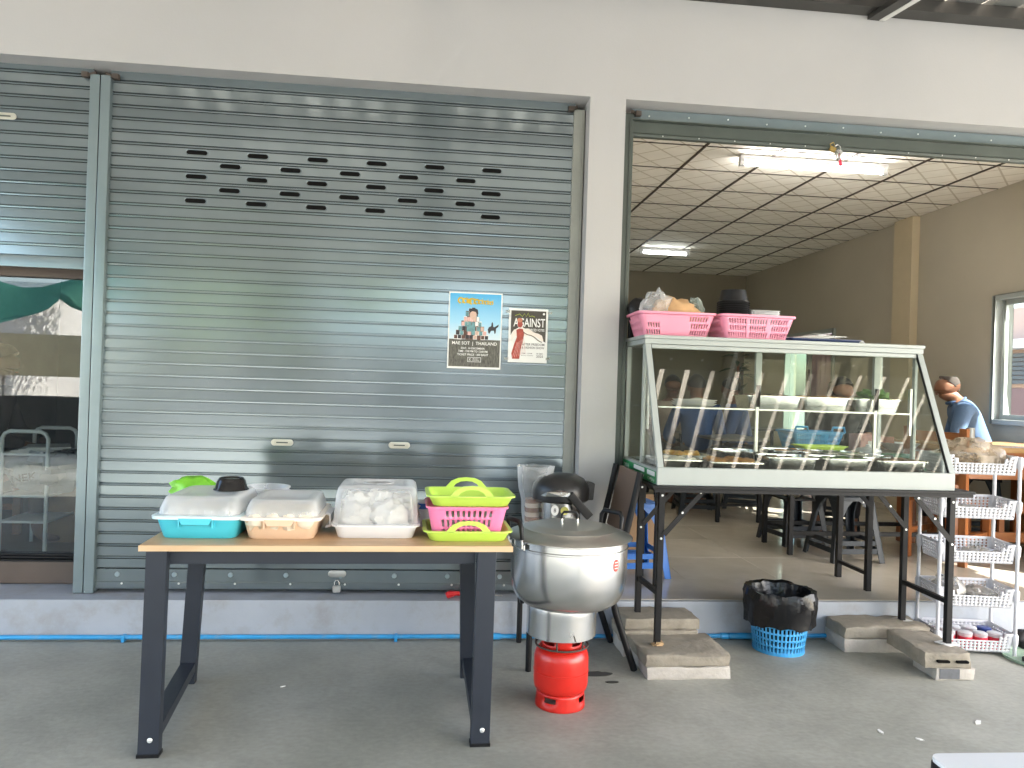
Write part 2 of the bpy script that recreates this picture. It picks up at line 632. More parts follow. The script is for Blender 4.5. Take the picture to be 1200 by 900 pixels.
# faint printed diamond lattice on each board
n_, l_ = m_tile.node_tree.nodes, m_tile.node_tree.links
tc_ = n_.new('ShaderNodeTexCoord'); sx_ = n_.new('ShaderNodeSeparateXYZ'); l_.new(tc_.outputs['Object'], sx_.inputs[0])
def _mth(op, a, b=None):
    q = n_.new('ShaderNodeMath'); q.operation = op
    for k, val in enumerate((a, b)):
        if val is None: continue
        if isinstance(val, (int, float)): q.inputs[k].default_value = val
        else: l_.new(val, q.inputs[k])
    return q.outputs[0]
lat = None
for sgn in (1, -1):
    d = _mth('ADD', sx_.outputs[0], _mth('MULTIPLY', sx_.outputs[1], sgn))
    fr = _mth('ABSOLUTE', _mth('SUBTRACT', _mth('FRACT', _mth('MULTIPLY', _mth('ADD', d, 30.0), 1 / .30)), .5))
    g = _mth('LESS_THAN', fr, .035)
    lat = g if lat is None else _mth('MAXIMUM', lat, g)
mx_ = n_.new('ShaderNodeMix'); mx_.data_type = 'RGBA'
p_ = n_['Principled BSDF']; l_.new(p_.inputs['Base Color'].links[0].from_socket, mx_.inputs['A'])
mx_.inputs['B'].default_value = (.42, .35, .25, 1)
l_.new(_mth('MULTIPLY', lat, .55), mx_.inputs['Factor']); l_.new(mx_.outputs['Result'], p_.inputs['Base Color'])
ceil = MB().box(.976, 4.899, .222, 7.549, 3.29, 3.34).build('ceiling', M('ceiling_void', (.1, .08, .06), .9), B)
ct = MB().box(-.291, .291, -.292, .292, 0, .012).build('ceiling_tile', m_tile, ceil, bevel=.003)
first = True
X0, Y0 = 1.9957, 1.5548
for i in range(-2, 6):
    for j in range(-3, 10):
        x, y = X0 + .6 * i + .3, Y0 + .6 * j + .3
        xa, xb, ya, yb = max(x - .291, .98), min(x + .291, 4.895), max(y - .292, .225), min(y + .292, 7.545)
        if xb - xa < .02 or yb - ya < .02 or y < .5:
            continue
        if xb - xa > .58 and yb - ya > .58:
            if first:
                ct.location = (x, y, 3.236); first = False
            else:
                piece(ct, ceil, (x, y, 3.236))
        else:
            MB().box(xa, xb, ya, yb, 3.236, 3.248).build('ceiling_tile', m_tile, ceil)
m_run = M('dark_runner', (.05, .035, .025), .6)
for i in range(-1, 6):
    MB().box(X0 + .6 * i - .010, X0 + .6 * i + .010, .23, 7.54, 3.229, 3.24).build('ceiling_runner', m_run, ceil)
for j in range(-1, 10):
    MB().box(.98, 4.89, Y0 + .6 * j - .005, Y0 + .6 * j + .005, 3.232, 3.241).build('ceiling_runner', m_run, ceil)
# side window, with its sashes
win = MB()
for a in ((.62, .66, 1.16, 2.285), (2.11, 2.15, 1.16, 2.285), (.66, 2.11, 1.16, 1.20), (.66, 2.11, 2.245, 2.285)):
    win.box(4.86, 5.04, *a)
wf = win.build('window', m_frame, B, bevel=.003)
sash = MB()
for a, b in ((2.065, 2.108), (1.37, 1.41), (.662, .70)):
    sash.box(4.93, 4.96, a, b, 1.202, 2.243)
sash.box(4.93, 4.96, .70, 2.065, 1.202, 1.245).box(4.93, 4.96, .70, 2.065, 2.20, 2.243)
sash.build('sash', m_frame, wf, bevel=.002)
MB().box(4.943, 4.947, .70, 2.065, 1.245, 2.20).build('pane', m_glass, wf)
# sliding side door at the far right
df = MB()
for a in ((4.80, 4.84, .21, 2.2), (6.06, 6.10, .21, 2.2), (4.84, 6.06, 2.15, 2.2), (4.84, 6.06, .21, .25), (5.42, 5.47, .25, 2.15)):
    df.box(4.87, 5.0, *a)
dr = df.build('side_door', m_frame, B, bevel=.003)
MB().box(4.94, 4.946, 5.47, 6.06, .25, 2.15).build('door_pane', glass_mat('green_glass', (.6, .68, .66), .08), dr)
cu = MB()
ring = []
pl = [(4.93 + .012 * math.sin(k * 1.3), 4.84 + .58 * k / 24) for k in range(25)]
cu.loft([[(x, y, z) for x, y in pl] for z in (.3, 2.14)], False, False, closed=False)
cu.build('curtain', M('pink_curtain', (.62, .42, .46), .8), dr, smooth=60, solid=.004)
MB().box(4.86, 4.875, 5.36, 5.40, 1.55, 1.70).build('door_lock', m_black, dr)
# fluorescent lamps
m_tube = M('lit_tube', (1, 1, 1), .3, var=0, emit=((1, .97, .90), 11))
m_tube2 = M('dim_lit_tube', (1, 1, 1), .3, var=0, emit=((.93, 1, .97), 4))
def lamp(x0, x1, y, label, m_tube=m_tube):
    t = thing('ceiling_lamp', label, 'lamp', ((x0 + x1) / 2, y, 3.228), 0, 'fluorescent ceiling lamps')
    h = (x1 - x0) / 2
    MB().prism([(-.03, 0), (.03, 0), (.022, -.035), (-.022, -.035)], -h, h, 'yz').build('lamp_housing', m_white, t, bevel=.003)
    MB().cyl((-h + .04, 0, -.058), (h - .04, 0, -.058), .0165, 14).build('lamp_tube', m_tube, t, smooth=40)
    for s in (-1, 1):
        MB().box(min(s * h, s * (h - .04)), max(s * h, s * (h - .04)), -.02, .02, -.08, -.0352).build('lamp_holder', m_white, t, bevel=.003)
lamp(2.33, 3.56, 1.70, 'long lit fluorescent tube on the ceiling just inside the open shop front')
lamp(2.62, 3.28, 5.62, 'short lit fluorescent tube far back on the ceiling of the room', m_tube2)

# ------------------------------------------------------------------ roller shutters
PIT = .0638
prof = [(.009, 0), (.009, .0022), (-.0085, .0038), (-.0085, .0480), (.009, .0496), (.009, .0522), (-.0062, .0536), (-.0066, .0596), (.009, .0610), (.009, .0638)]


def slat_mb(wd, n=16):
    vs = []
    for k in range(n + 1):
        x = -wd / 2 + wd * k / n
        vs.append([(x, y, z) for y, z in prof])
    return MB().loft(vs, False, False, closed=False)


def shutter(label, x0, x1, z0, ztop, loc_y=.125):
    t = thing('roller_shutter', label, 'roller shutter', ((x0 + x1) / 2, loc_y, 0), 0, 'grey roller shutters across the shop front')
    wd = x1 - x0
    n = int(math.ceil((ztop - z0) / PIT))
    src = None
    for k in range(n):
        rot = (R(random.uniform(-.35, .35)), R(random.uniform(-.02, .02)), R(random.uniform(-.05, .05)))
        lo = (0, random.uniform(-.0006, .0006), z0 + k * PIT)
        if src is None:
            src = slat_mb(wd).build('slat', m_shut, t)
            src.location = lo
            src.rotation_euler = rot
        else:
            piece(src, t, lo, rot)
    return t


sm = shutter('wide closed grey roller shutter with rows of vent slots and two posters on it', -1.735, .728, .335, 2.93)
cx = (-1.735 + .728) / 2
bb = MB()
bb.prism([(-.010, .228), (-.012, .236), (-.012, .262), (-.007, .266), (-.007, .330), (.012, .334), (.012, .228)], -1.2305, 1.2305, 'yz')
bb.build('bottom_bar', m_shut, sm, smooth=30)
m_bolt = M('bolt_head', (.25, .32, .35), .35)
m_dot = M('bright_rivet', (.75, .76, .74), .3, metal=.5)
for k in range(9):
    x = -1.62 + .287 * k - cx
    MB().lathe([(.013, 0), (.013, .003), (.010, .006)], 14).xf(Matrix.Rotation(R(90), 4, 'X')).build('bolt', m_bolt, sm, smooth=40, loc=(x, -.0072, .302))
    MB().lathe([(.006, 0), (.005, .003)], 8).xf(Matrix.Rotation(R(90), 4, 'X')).build('rivet', m_dot, sm, smooth=40, loc=(x + .025, -.0122, .256))
# vent slots: black inserts, the darkness of each opening is in their colour
cap = [(-.042 + .0115 * math.cos(R(a)), .0115 * math.sin(R(a))) for a in range(90, 271, 30)] + [(.042 + .0115 * math.cos(R(a)), .0115 * math.sin(R(a))) for a in range(-90, 91, 30)]
vs_ = None
rim = MB().loft([[(x * 1.0, -.0026, z) for x, z in cap], [(x * 1.05, -.0040, z * 1.22) for x, z in cap], [(x * 1.09, 0.004, z * 1.42) for x, z in cap]], False, False)
rim_src = rim.build('vent_rim', m_shut, sm, smooth=50)
slot = MB().prism(cap, -.0030, .004).build('vent_slot', m_flat_black, sm)
for r_ in range(5):
    zc = 2.5575 - r_ * PIT
    zc = .335 + PIT * math.floor((zc - .335) / PIT) + .028
    for c_ in range(6 if r_ % 2 == 0 else 5):
        x = -1.289 + .3125 * c_ + (0 if r_ % 2 == 0 else .172) - cx
        if r_ == 0 and c_ == 0:
            rim_src.location = slot.location = (x, -.0085, zc)
        else:
            piece(slot, sm, (x, -.0085, zc)); piece(rim_src, sm, (x, -.0085, zc))


def pull_handle(parent, x, z):
    o = [(.048 * math.cos(2 * PI * k / 24) * 1.2, .017 * math.sin(2 * PI * k / 24)) for k in range(24)]
    pts = rrect(.115, .034, .0165, 6)
    MB().loft([[(a, -.0088, b) for a, b in pts], [(a, -.013, b) for a, b in pts], [(a * .82, -.0135, b * .6) for a, b in pts], [(a * .8, -.0095, b * .55) for a, b in pts]],
              True, True).build('pull_handle', M('handle_metal', (.62, .6, .52), .35, metal=.6), parent, smooth=40, loc=(x, -.0, z))
    MB().bar((-.03, -.0125, 0), (.03, -.0125, 0), .004, .006).build('handle_slot', m_dark_rail, parent, loc=(x, -.0015, z))
pull_handle(sm, -.801 - cx, 1.012)
pull_handle(sm, -.181 - cx, 1.012)
lp = rrect(.095, .036, .017, 5)
MB().loft([[(a, -.007, b) for a, b in lp], [(a, -.012, b) for a, b in lp], [(a * .9, -.0135, b * .8) for a, b in lp]]).build('lock_plate', m_galv, sm, smooth=30, loc=(-.49 - cx, 0, .312))
pd = thing('padlock', 'small steel padlock hanging from the bottom bar of the wide shutter', 'padlock', (-.488, .098, .235))
MB().prism(rrect(.042, .036, .008, 3), -.008, .008).build('lock_body', m_galv, pd, bevel=.002)
MB().tube([(-.012, 0, .016), (-.012, 0, .036), (-.006, 0, .046), (.006, 0, .046), (.012, 0, .036), (.012, 0, .016)], .0035).build('shackle', m_steel, pd, smooth=50)

s2 = shutter('half raised grey roller shutter at far left above a dark glass door', -3.4, -1.82, 1.948, 2.93)
MB().prism([(-.012, 1.888), (-.012, 1.935), (-.006, 1.947), (.012, 1.947), (.012, 1.888)], -.79, .79, 'yz').build('bottom_bar', m_shut_post, s2, bevel=.002)
MB().lathe([(.012, 0), (.012, .003), (.009, .006)], 14).xf(Matrix.Rotation(R(90), 4, 'X')).build('bolt', m_dot, s2, smooth=40, loc=(.80, -.012, 1.915))
pull_handle(s2, -2.25 + 2.61, 2.66)
# third shutter, rolled up above the open room
s3 = thing('roller_shutter', 'rolled up dark green roller shutter above the open room', 'roller shutter', (2.9, .125, 0), 0, 'grey roller shutters across the shop front')
MB().prism([(-.010, 2.775), (-.012, 2.79), (-.004, 2.80), (-.004, 2.86), (.02, 2.865), (.02, 2.775)], -1.85, 1.85, 'yz').build('bottom_bar', m_dark_rail, s3, smooth=30)
MB().box(-1.85, 1.85, -.004, .02, 2.868, 2.932).build('slat', m_shut_post, s3, bevel=.003)
MB().prism([(-.035, 2.862), (-.035, 2.867), (-.006, 2.867), (-.006, 2.862)], -1.85, 1.85, 'yz').build('angle_iron', m_dark_rail, s3)
for k in range(16):
    MB().lathe([(.005, 0), (.004, .004)], 8).xf(Matrix.Rotation(R(90), 4, 'X')).build('rivet', m_dot, s3, loc=(-1.75 + .23 * k, -.004, 2.895 + .006 * (k % 3)))
    MB().lathe([(.004, 0), (.003, .003)], 8).xf(Matrix.Rotation(R(90), 4, 'X')).build('rivet', m_dot, s3, loc=(-1.67 + .21 * k, -.0122, 2.785))


def post(label, x0, x1, mat, groove=True, z1=2.90, zb=.21, nm='shutter_post'):
    t = thing(nm, label, 'post', ((x0 + x1) / 2, .15, zb), 0, 'vertical shutter guide rails')
    wd = (x1 - x0) / 2
    if groove:
        for s in (-1, 1):
            a, b = sorted((s * .002, s * wd))
            MB().box(a, b, -.06, .05, 0, z1 - zb).build('rail_half', mat, t, bevel=.004)
    else:
        MB().box(-wd, wd, -.045, .05, 0, z1 - zb).build('rail_body', mat, t, bevel=.004)
        MB().box(wd * .35, wd * .5, -.050, -.0455, .01, z1 - zb - .02).build('rail_lip', mat, t)
    return t


p1 = post('tall blue grey shutter post between the glass door and the wide shutter', -1.828, -1.726, m_shut_post)
p2 = post('grey guide rail at the right edge of the wide shutter beside the pillar', .720, .782, m_rail, False)
p3 = post('dark guide rail at the left edge of the open room', .990, 1.060, m_dark_rail, False)
m_rust = M('rusty_stop', (.06, .045, .035), .7)
for par, xs in ((p1, (-.075, .075)), (p2, (-.05,)), (p3, (.055,))):
    for x in xs:
        MB().obox((x, -.055, 2.685), (.032, .03, .026)).bar((x, -.05, 2.68), (x * .3, -.05, 2.70), .02, .014).build('stop_bracket', m_rust, par, bevel=.003)
# keys and ribbon
kt = thing('key_bunch', 'bunch of keys with a red tag hanging over the open shop front', 'keys', (2.255, .095, 2.80))
MB().tube([(.018 * math.cos(a / 10 * 2 * PI), 0, -.02 + .018 * math.sin(a / 10 * 2 * PI)) for a in range(10)], .003, 6, True).build('ring', m_steel, kt, smooth=60)
for k, (dx, a, ml) in enumerate(((-.012, -12, m_galv), (.004, 4, m_rust), (.016, 14, m_galv), (-.004, -4, m_steel))):
    kb = MB().lathe([(.011, 0), (.011, .003)], 12).xf(Matrix.Rotation(R(90), 4, 'X')).box(-.003, .003, -.003, 0, -.05, -.008).box(.003, .007, -.003, 0, -.045, -.038)
    kb.xf(Matrix.Translation((dx, -.004 * k, -.045)) @ Matrix.Rotation(R(a), 4, 'Y')).build('key', ml, kt)
MB().obox((-.03, 0, -.03), (.035, .012, .028), (0, .4, 0)).tube([(-.04, 0, -.02), (-.045, 0, 0), (-.025, 0, .012), (-.018, 0, -.01)], .003, 6).build('brass_lock', M('brass', (.35, .25, .08), .4, metal=.7), kt)
MB().prism([(.0, -.05), (.012, -.05), (.03, -.125), (.012, -.128)], -.006, -.003).build('red_tag', M('red_tag', (.7, .03, .08), .5), kt)

# ------------------------------------------------------------------ glass door at the left
gd = thing('glass_door', 'dark tinted glass door with brown sill under the half raised shutter', 'door', (-2.65, .3, .21))
MB().box(-.75, .765, -.03, .03, 0, .118).build('bottom_rail', m_darkwood, gd, bevel=.003)
tr_ = MB()
for z in (.119, .134, .149):
    tr_.box(-.75, .765, -.034 + .01 * (z > .13), .03, z, z + .011)
tr_.build('sliding_track', m_blackpaint, gd, bevel=.002)
MB().box(.757, .79, -.02, .02, .162, 1.645).build('door_stile', m_black, gd, bevel=.002)
MB().box(-.75, .79, -.035, .03, 1.646, 1.76).build('head_rail', m_darkwood, gd, bevel=.003)
MB().box(-.75, .755, -.003, .003, .162, 1.645).build('pane', m_door_glass, gd)
MB().box(.13, .165, .05, .09, .162, 1.645).build('door_stile', m_galv, gd, bevel=.002)
# cart behind the glass
m_cart = M('white_tube', (.75, .80, .80), .35)
ca = thing('tube_cart', 'white tubular cart standing behind the dark glass door', 'cart', (-2.52, .95, .21))
for y in (0, .38):
    MB().tube([(-.135, y, 0), (-.135, y, .72), (-.12, y, .75), (-.09, y, .765), (.09, y, .765), (.12, y, .75), (.135, y, .72), (.135, y, 0)], .0125).build('frame', m_cart, ca, smooth=60)
for z in (.2, .62, .36):
    MB().cyl((-.135, 0, z), (.135, 0, z), .008).cyl((-.135, .38, z), (.135, .38, z), .008).cyl((-.135, 0, z), (-.135, .38, z), .008).cyl((.135, 0, z), (.135, .38, z), .008).box(-.13, .13, .005, .375, z - .004, z + .004).build('shelf', m_cart, ca, smooth=60)
m_bag = M('grey_plastic_bag', (.30, .33, .36), .3, var=.2, scale=7, bump=.4, bscale=14)
bgm = MB().blob((.06, .16, .14), (.24, .2, .135), .45, 3.2, 5, 28, 16, zmin=0)
bag = bgm.build('plastic_bag', m_bag, smooth=50, loc=(-2.52, .95, .575))
tag(bag, 'stuffed grey plastic bag on the white cart behind the glass', 'bag')
text_mb('NEK', .15, .045).xf(Matrix.Translation((.03, -.055, .12)) @ Matrix.Rotation(R(-10), 4, 'Y')).build('bag_print', m_black, bag)
pp = thing('paper_stack', 'loose stack of papers lying on top of the white cart', 'papers', (-2.52, .95, .835))
for k in range(4):
    MB().obox((.02 * k - .02, .18 + .01 * k, .004 + .009 * k), (.24, .30, .008), (0, 0, .15 * k)).build('sheet', m_paper, pp)
cb = thing('cardboard_box', 'brown cardboard box low behind the white cart in the dark room', 'box', (-2.30, 1.5, .212))
m_card = M('cardboard', (.33, .21, .12), .8, var=.1)
tray_mb(.55, .4, .33, .005, 1, .001, .004, 1).build('carton', m_card, cb)
MB().obox((0, -.24, .35), (.54, .12, .004), (.5, 0, 0)).build('flap', m_card, cb)
# ------------------------------------------------------------------ porch roof
rf = thing('porch_roof', 'dark corrugated porch roof on steel beams fixed to the top of the wall', 'roof', (0, 0, 3.56))
SL = -.13
def rz_(y): return -SL * y   # y negative -> lower
pr = [(0, 0), (.080, 0), (.092, .03), (.134, .03), (.146, 0), (.22, 0)]
pts = []
for k in range(4):
    pts += [(.22 * k + a, b) for a, b in (pr[:-1] if k < 3 else pr)]
sh = MB().loft([[(a, -.012, b) for a, b in pts], [(a, -6.2, b - .13 * 6.2) for a, b in pts]], False, False, closed=False)
me = sh.build('roof_sheet', [m_roof, m_roof_t], rf, norm=False)
for p in me.data.polygons:
    p.material_index = 1 if all(me.data.vertices[i].co.z + .13 * -me.data.vertices[i].co.y > .02 for i in p.vertices) else 0
me.location = (-4.81, 0, .02)
for k in range(1, 13):
    piece(me, rf, (-4.81 + .879 * k, 0, .02 + .0015 * (k % 2)))
for y, hw in ((-.06, .05), (-.75, .05), (-1.67, .10), (-3.2, .05), (-4.2, .05), (-5.2, .05), (-6.1, .05)):
    MB().box(-4.84, 6.62, y - hw, y + hw, .13 * y - .055, .13 * y + .012).build('purlin', m_beam, rf)
for k in range(43):
    MB().lathe([(.012, 0), (.009, -.008)], 8).build('purlin_bolt', m_dot, rf, loc=(-4.9 + .262 * k, -1.66, .13 * -1.66 - .0552))
for x in (-4.81, -2.58, -.11, 2.35, 4.85, 6.25):
    b_ = MB()
    b_.loft([[(x, -.01, -.085), (x + .1, -.01, -.085), (x + .1, -.01, -.058), (x, -.01, -.058)],
             [(x, -6.2, -.085 - .13 * 6.2), (x + .1, -6.2, -.085 - .13 * 6.2), (x + .1, -6.2, -.058 - .13 * 6.2), (x, -6.2, -.058 - .13 * 6.2)]])
    rb = b_.build('rafter', m_beam, rf)
    MB().loft([[(x + .065, -.02, -.090), (x + .099, -.02, -.090), (x + .099, -.02, -.0855), (x + .065, -.02, -.0855)],
               [(x + .065, -6.2, -.090 - .13 * 6.2), (x + .099, -6.2, -.090 - .13 * 6.2), (x + .099, -6.2, -.0855 - .13 * 6.2), (x + .065, -6.2, -.0855 - .13 * 6.2)]]).build('flange', m_beam_w, rb)
# ragged dark sealing foam where roof meets wall
fo = MB()
prev = None
for k in range(114):
    x = -4.81 + .1 * k
    a = .012 * noise.noise((x * 9, 0, 0)) + .008 * noise.noise((x * 31, 2, 0))
    fo.box(x, x + .1, -.03, -.0005, -.022 + a, .03)
fo.build('sealing_foam', m_beam, rf)
for x, y in ((-4.75, -3.2), (6.3, -6.05)):
    MB().box(x - .05, x + .05, y - .05, y + .05, -3.58, .13 * y - .086).build('roof_post', m_beam, rf)

# ------------------------------------------------------------------ across the street: seen only as reflections
m_house = M('pinkish_render', (.56, .47, .44), .8, var=.05, scale=1)
m_tin = M('green_grey_tin_roof', (.30, .36, .33), .5, var=.1, scale=1)
h = thing('opposite_house', 'long pale house with a tin roof across the street', 'house', (0, -17, -.03))
MB().box(-14, 9, -5, 0, 0, 2.75).build('wall', m_house, h)
MB().prism([(-5.4, 4.3), (.9, 2.5), (.9, 2.58), (-5.4, 4.4)], -14.5, 9.5, 'yz').build('roof', m_tin, h)
for k in range(6):
    f_ = MB().box(-12.2 + 3.6 * k, -10.9 + 3.6 * k, .002, .05, .0 if k % 2 else .9, 2.1).build('window', M('house_opening', (.07, .07, .07), .3), h)
    MB().box(-12.3 + 3.6 * k, -10.8 + 3.6 * k, .051, .08, 2.1, 2.2).build('window_frame', m_white, f_)
s4 = thing('white_wall', 'plain white wall standing at the left side of the yard', 'wall', (-8.6, -8, -.03))
MB().box(-.15, 0, -7, 3, 0, 3.1).build('wall_body', M('white_render', (.75, .73, .7), .8), s4)
m_tarp = translucent_mat('green_tarp', (.10, .36, .28), .6)
for k, (x, y, wx, wy, z, lb) in enumerate(((-6.3, -6.3, 2.0, 1.6, 2.35, 'green tarp canopy stretched over the yard by the left wall'),
                                           (-4.55, -6.2, 1.0, 1.3, 2.62, 'smaller green tarp canopy sagging beside the larger one'))):
    a = thing('green_canopy', lb, 'canopy', (x, y, -.03), 0, 'green canopies in the yard')
    g_ = MB()
    rows = []
    for i in range(9):
        rows.append([(-wx / 2 + wx * j / 8, -wy / 2 + wy * i / 8, z + .25 * (i / 8 - .5) * -2.8 + .1 * math.sin(j * .9 + k) - .18 * math.sin(PI * i / 8)) for j in range(9)])
    g_.loft(rows, False, False, closed=False).build('tarp', m_tarp, a, smooth=60)
    for i, j in ((0, 8 * k), (8, 8 * k)):
        q = rows[i][j]
        MB().cyl((q[0], q[1], 0), q, .018, 8).build('pole', m_galv, a)
st = thing('cream_stall', 'low cream painted stall counter in the sunny yard', 'stall', (-6.2, -9, -.03))
MB().box(-1.2, 1.0, -.3, .3, 1.3, 2.0).build('sign_board', M('cream_board', (.66, .55, .36), .6), st)
MB().box(-1.1, .9, -.5, .2, 0, .95).build('counter', M('stall_dark', (.05, .05, .05), .6), st)
for x in (-1.15, .95):
    MB().box(x - .04, x + .04, -.04, .04, 0, 1.3).build('stall_post', m_galv, st)
# two street trees
m_leaf = translucent_mat('sunlit_leaf', (.30, .35, .09), .55)
m_bark = M('bark', (.12, .09, .06), .9, var=.3, scale=12, bump=.5)
def tree(label, x, y, h, rad, n, seed):
    t = thing('street_tree', label, 'tree', (x, y, -.03), 0, 'trees along the street opposite')
    rr = random.Random(seed)
    tk = MB().tube([(0, 0, 0), (.05, .02, h * .3), (-.04, .05, h * .55), (.06, 0, h * .85)], [.16, .12, .09, .03], 9)
    ends = []
    for k in range(9):
        a, z = rr.uniform(0, 2 * PI), rr.uniform(.38, .75) * h
        e = Vector((math.cos(a) * rad * .7, math.sin(a) * rad * .7, z + rr.uniform(.2, .8)))
        tk.tube([(0, 0, z), (e.x * .5, e.y * .5, z + (e.z - z) * .65), e], [.05, .035, .012], 6)
        ends.append(e)
    tk.build('trunk', m_bark, t, smooth=50)
    lf = MB()
    cl = [e + Vector((rr.gauss(0, .3), rr.gauss(0, .3), rr.gauss(.1, .3))) for e in ends for q in range(4)] + [Vector((rr.gauss(0, .4), rr.gauss(0, .4), h * .9)) for q in range(5)]
    for k in range(n):
        c = cl[rr.randrange(len(cl))]
        p = c + Vector((rr.gauss(0, .28), rr.gauss(0, .28), rr.gauss(0, .2)))
        a, b = rr.uniform(0, 2 * PI), rr.uniform(-.9, .9)
        d = Vector((math.cos(a) * math.cos(b), math.sin(a) * math.cos(b), math.sin(b))) * rr.uniform(.07, .13)
        s_ = d.cross(Vector((rr.uniform(-1, 1), rr.uniform(-1, 1), 1))).normalized() * d.length * .42
        lf.add([p - d, p + s_, p + d, p - s_], [(0, 1, 2, 3)])
    lf.build('crown', m_leaf, t, norm=False)
tree('leafy yellow green tree across the street in front of the pinkish house', -2.6, -11.5, 4.4, 1.9, 5200, 3)
tree('second leafy tree across the street, further to the right', 3.4, -12.5, 4.8, 1.7, 4200, 8)
tree('slender tree across the street near the left yard wall', -6.3, -13.5, 5.0, 1.3, 3000, 12)
# neighbour wall seen through the side window
nb = thing('neighbour_house', 'pinkish neighbour house with a dark roller door beyond the side window', 'house', (8.6, 0, -.03))
MB().box(0, .3, .0, 12, 0, 2.8).build('wall', M('pink_render', (.46, .33, .27), .8, var=.06, scale=1.5), nb)
MB().box(-.04, -.001, 3.0, 10.5, .1, 1.60).build('roller_door', M('maroon_door', (.14, .07, .07), .5), nb)
for k in range(7):
    MB().box(-.09, -.041, 2.9, 10.6, 1.66 + .066 * k, 1.715 + .066 * k).build('louvre', M('dark_louvre', (.05, .06, .07), .5) if k == 0 else bpy.data.materials['dark_louvre'], nb)
MB().box(-.3, -.002, 2.8, 10.8, 2.17, 2.30).build('canopy', m_white, nb)
# ------------------------------------------------------------------ posters
def flat(pts, cx, cz, y):
    return MB().prism([(a + cx, b + cz) for a, b in pts], y - .0002, y + .0002)
def rect(w_, h_):
    return [(-w_ / 2, -h_ / 2), (w_ / 2, -h_ / 2), (w_ / 2, h_ / 2), (-w_ / 2, h_ / 2)]
def circ(r, n=16, sx=1, sy=1):
    return [(r * sx * math.cos(2 * PI * k / n), r * sy * math.sin(2 * PI * k / n)) for k in range(n)]
def ink(n, c, var=.1, rough=.55):
    return M('ink_' + n, c, rough, var=var, scale=60)
i_white, i_blk = ink('white', (.8, .8, .78), .02), ink('black', (.03, .03, .035))
i_yel, i_red, i_pink = ink('yellow', (.72, .50, .05)), ink('red', (.36, .06, .04), .35), ink('pink', (.70, .42, .38), .2)
i_teal, i_skin, i_brown, i_lime = ink('teal', (.14, .30, .32), .3), ink('skin', (.60, .42, .34)), ink('brown', (.12, .06, .045), .4), ink('lime', (.45, .55, .06))
# sky print: fades from blue to pale towards its lower edge
i_sky = ink('sky', (.10, .42, .72), .05)
_n, _l = i_sky.node_tree.nodes, i_sky.node_tree.links
_t = _n.new('ShaderNodeTexCoord'); _s = _n.new('ShaderNodeSeparateXYZ'); _mr = _n.new('ShaderNodeMapRange'); _cr = _n.new('ShaderNodeValToRGB')
_l.new(_t.outputs['Object'], _s.inputs[0]); _l.new(_s.outputs[2], _mr.inputs['Value'])
_mr.inputs['From Min'].default_value = -.04; _mr.inputs['From Max'].default_value = .20
_cr.color_ramp.elements[0].color = (.62, .74, .82, 1); _cr.color_ramp.elements[1].color = (.07, .40, .72, 1)
_cr.color_ramp.elements.new(.35).color = (.34, .62, .80, 1)
_l.new(_mr.outputs[0], _cr.inputs[0]); _l.new(_cr.outputs[0], _n['Principled BSDF'].inputs['Base Color'])
i_ground = M('ink_field', (.045, .045, .038), .55, rgb2=(.17, .165, .14), scale=55, stretch=(2.2, 1, .7))
P1 = thing('poster', 'larger poster with blue sky, piled collage and white MAE SOT lettering taped on the shutter', 'poster', (.209, .1145, 1.650), 0, 'posters taped on the shutter')
MB().box(-.1465, .1465, -.0004, .0004, -.2095, .2095).build('sheet', m_paper, P1)
flat(rect(.280, .250), 0, .077, -.0008).build('sky_print', i_sky, P1)
flat(rect(.280, .150), 0, -.1235, -.0008).build('ground_print', i_ground, P1)
Y = -.0012
# looping yellow headline in a round script
tl = MB()
x = -.082
for k, r_ in enumerate((.014, .012, .009, .015, .012, .010, .008, .009, .007, .008)):
    tl.tube([(x + r_ * math.cos(R(a)), -.0014, .163 - .001 * k + r_ * math.sin(R(a))) for a in range(-60, 271, 30)], .0048 if k < 5 else .0034, 4)
    if k % 2:
        tl.bar((x + r_, -.0014, .150), (x + r_, -.0014, .183 - .0012 * k), .003, .0006, (0, 1, 0))
    x += r_ * 1.75
tl.build('headline', i_yel, P1)
# the pile: many little framed pictures stacked like a hill
rnd = random.Random(4)
rows_ = ((-.036, .190, 9, .024), (-.014, .168, 8, .026), (.010, .140, 7, .028), (.036, .112, 6, .028), (.062, .086, 5, .030), (.090, .066, 4, .028), (.112, .036, 2, .022))
cols_ = [i_teal, i_red, i_brown, i_pink, i_blk, i_skin, i_white, i_teal, i_brown]
for zc, wd_, n__, hh in rows_:
    for k in range(n__):
        ww = wd_ / n__
        xx = -.020 - wd_ / 2 + ww * (k + .5)
        flat(rect(ww * .98, hh), xx, zc + rnd.uniform(-.003, .003), -.00115).build('collage_frame', i_white if rnd.random() < .4 else i_brown, P1)
        flat(rect(ww * .84, hh * .82), xx, zc + rnd.uniform(-.002, .002), -.0015).build('collage_picture', cols_[rnd.randrange(9)], P1)
flat(circ(.021, 18, .9, 1.15), -.012, .085, -.0019).build('collage_picture', i_skin, P1)
flat([(-.024, .0), (-.020, .022), (0, .032), (.022, .022), (.026, -.004), (.016, .008), (-.008, .012)], -.010, .094, -.0022).build('collage_picture', i_blk, P1)
flat(rect(.046, .036), -.022, .012, -.0019).build('collage_picture', i_teal, P1)
flat([(-.03, 0), (-.024, .012), (-.012, .018), (.006, .013), (.02, .022), (.03, .03), (.028, .016), (.016, .006), (.014, -.02), (.008, -.024), (.004, -.006), (-.012, -.008), (-.02, -.024), (-.026, -.02)],
     .100, .010, -.0015).build('rider_print', i_blk, P1)
flat([(-.006, 0), (-.004, .022), (0, .030), (.004, .022), (.006, 0)], .094, .022, -.0019).build('rider_print', i_blk, P1)
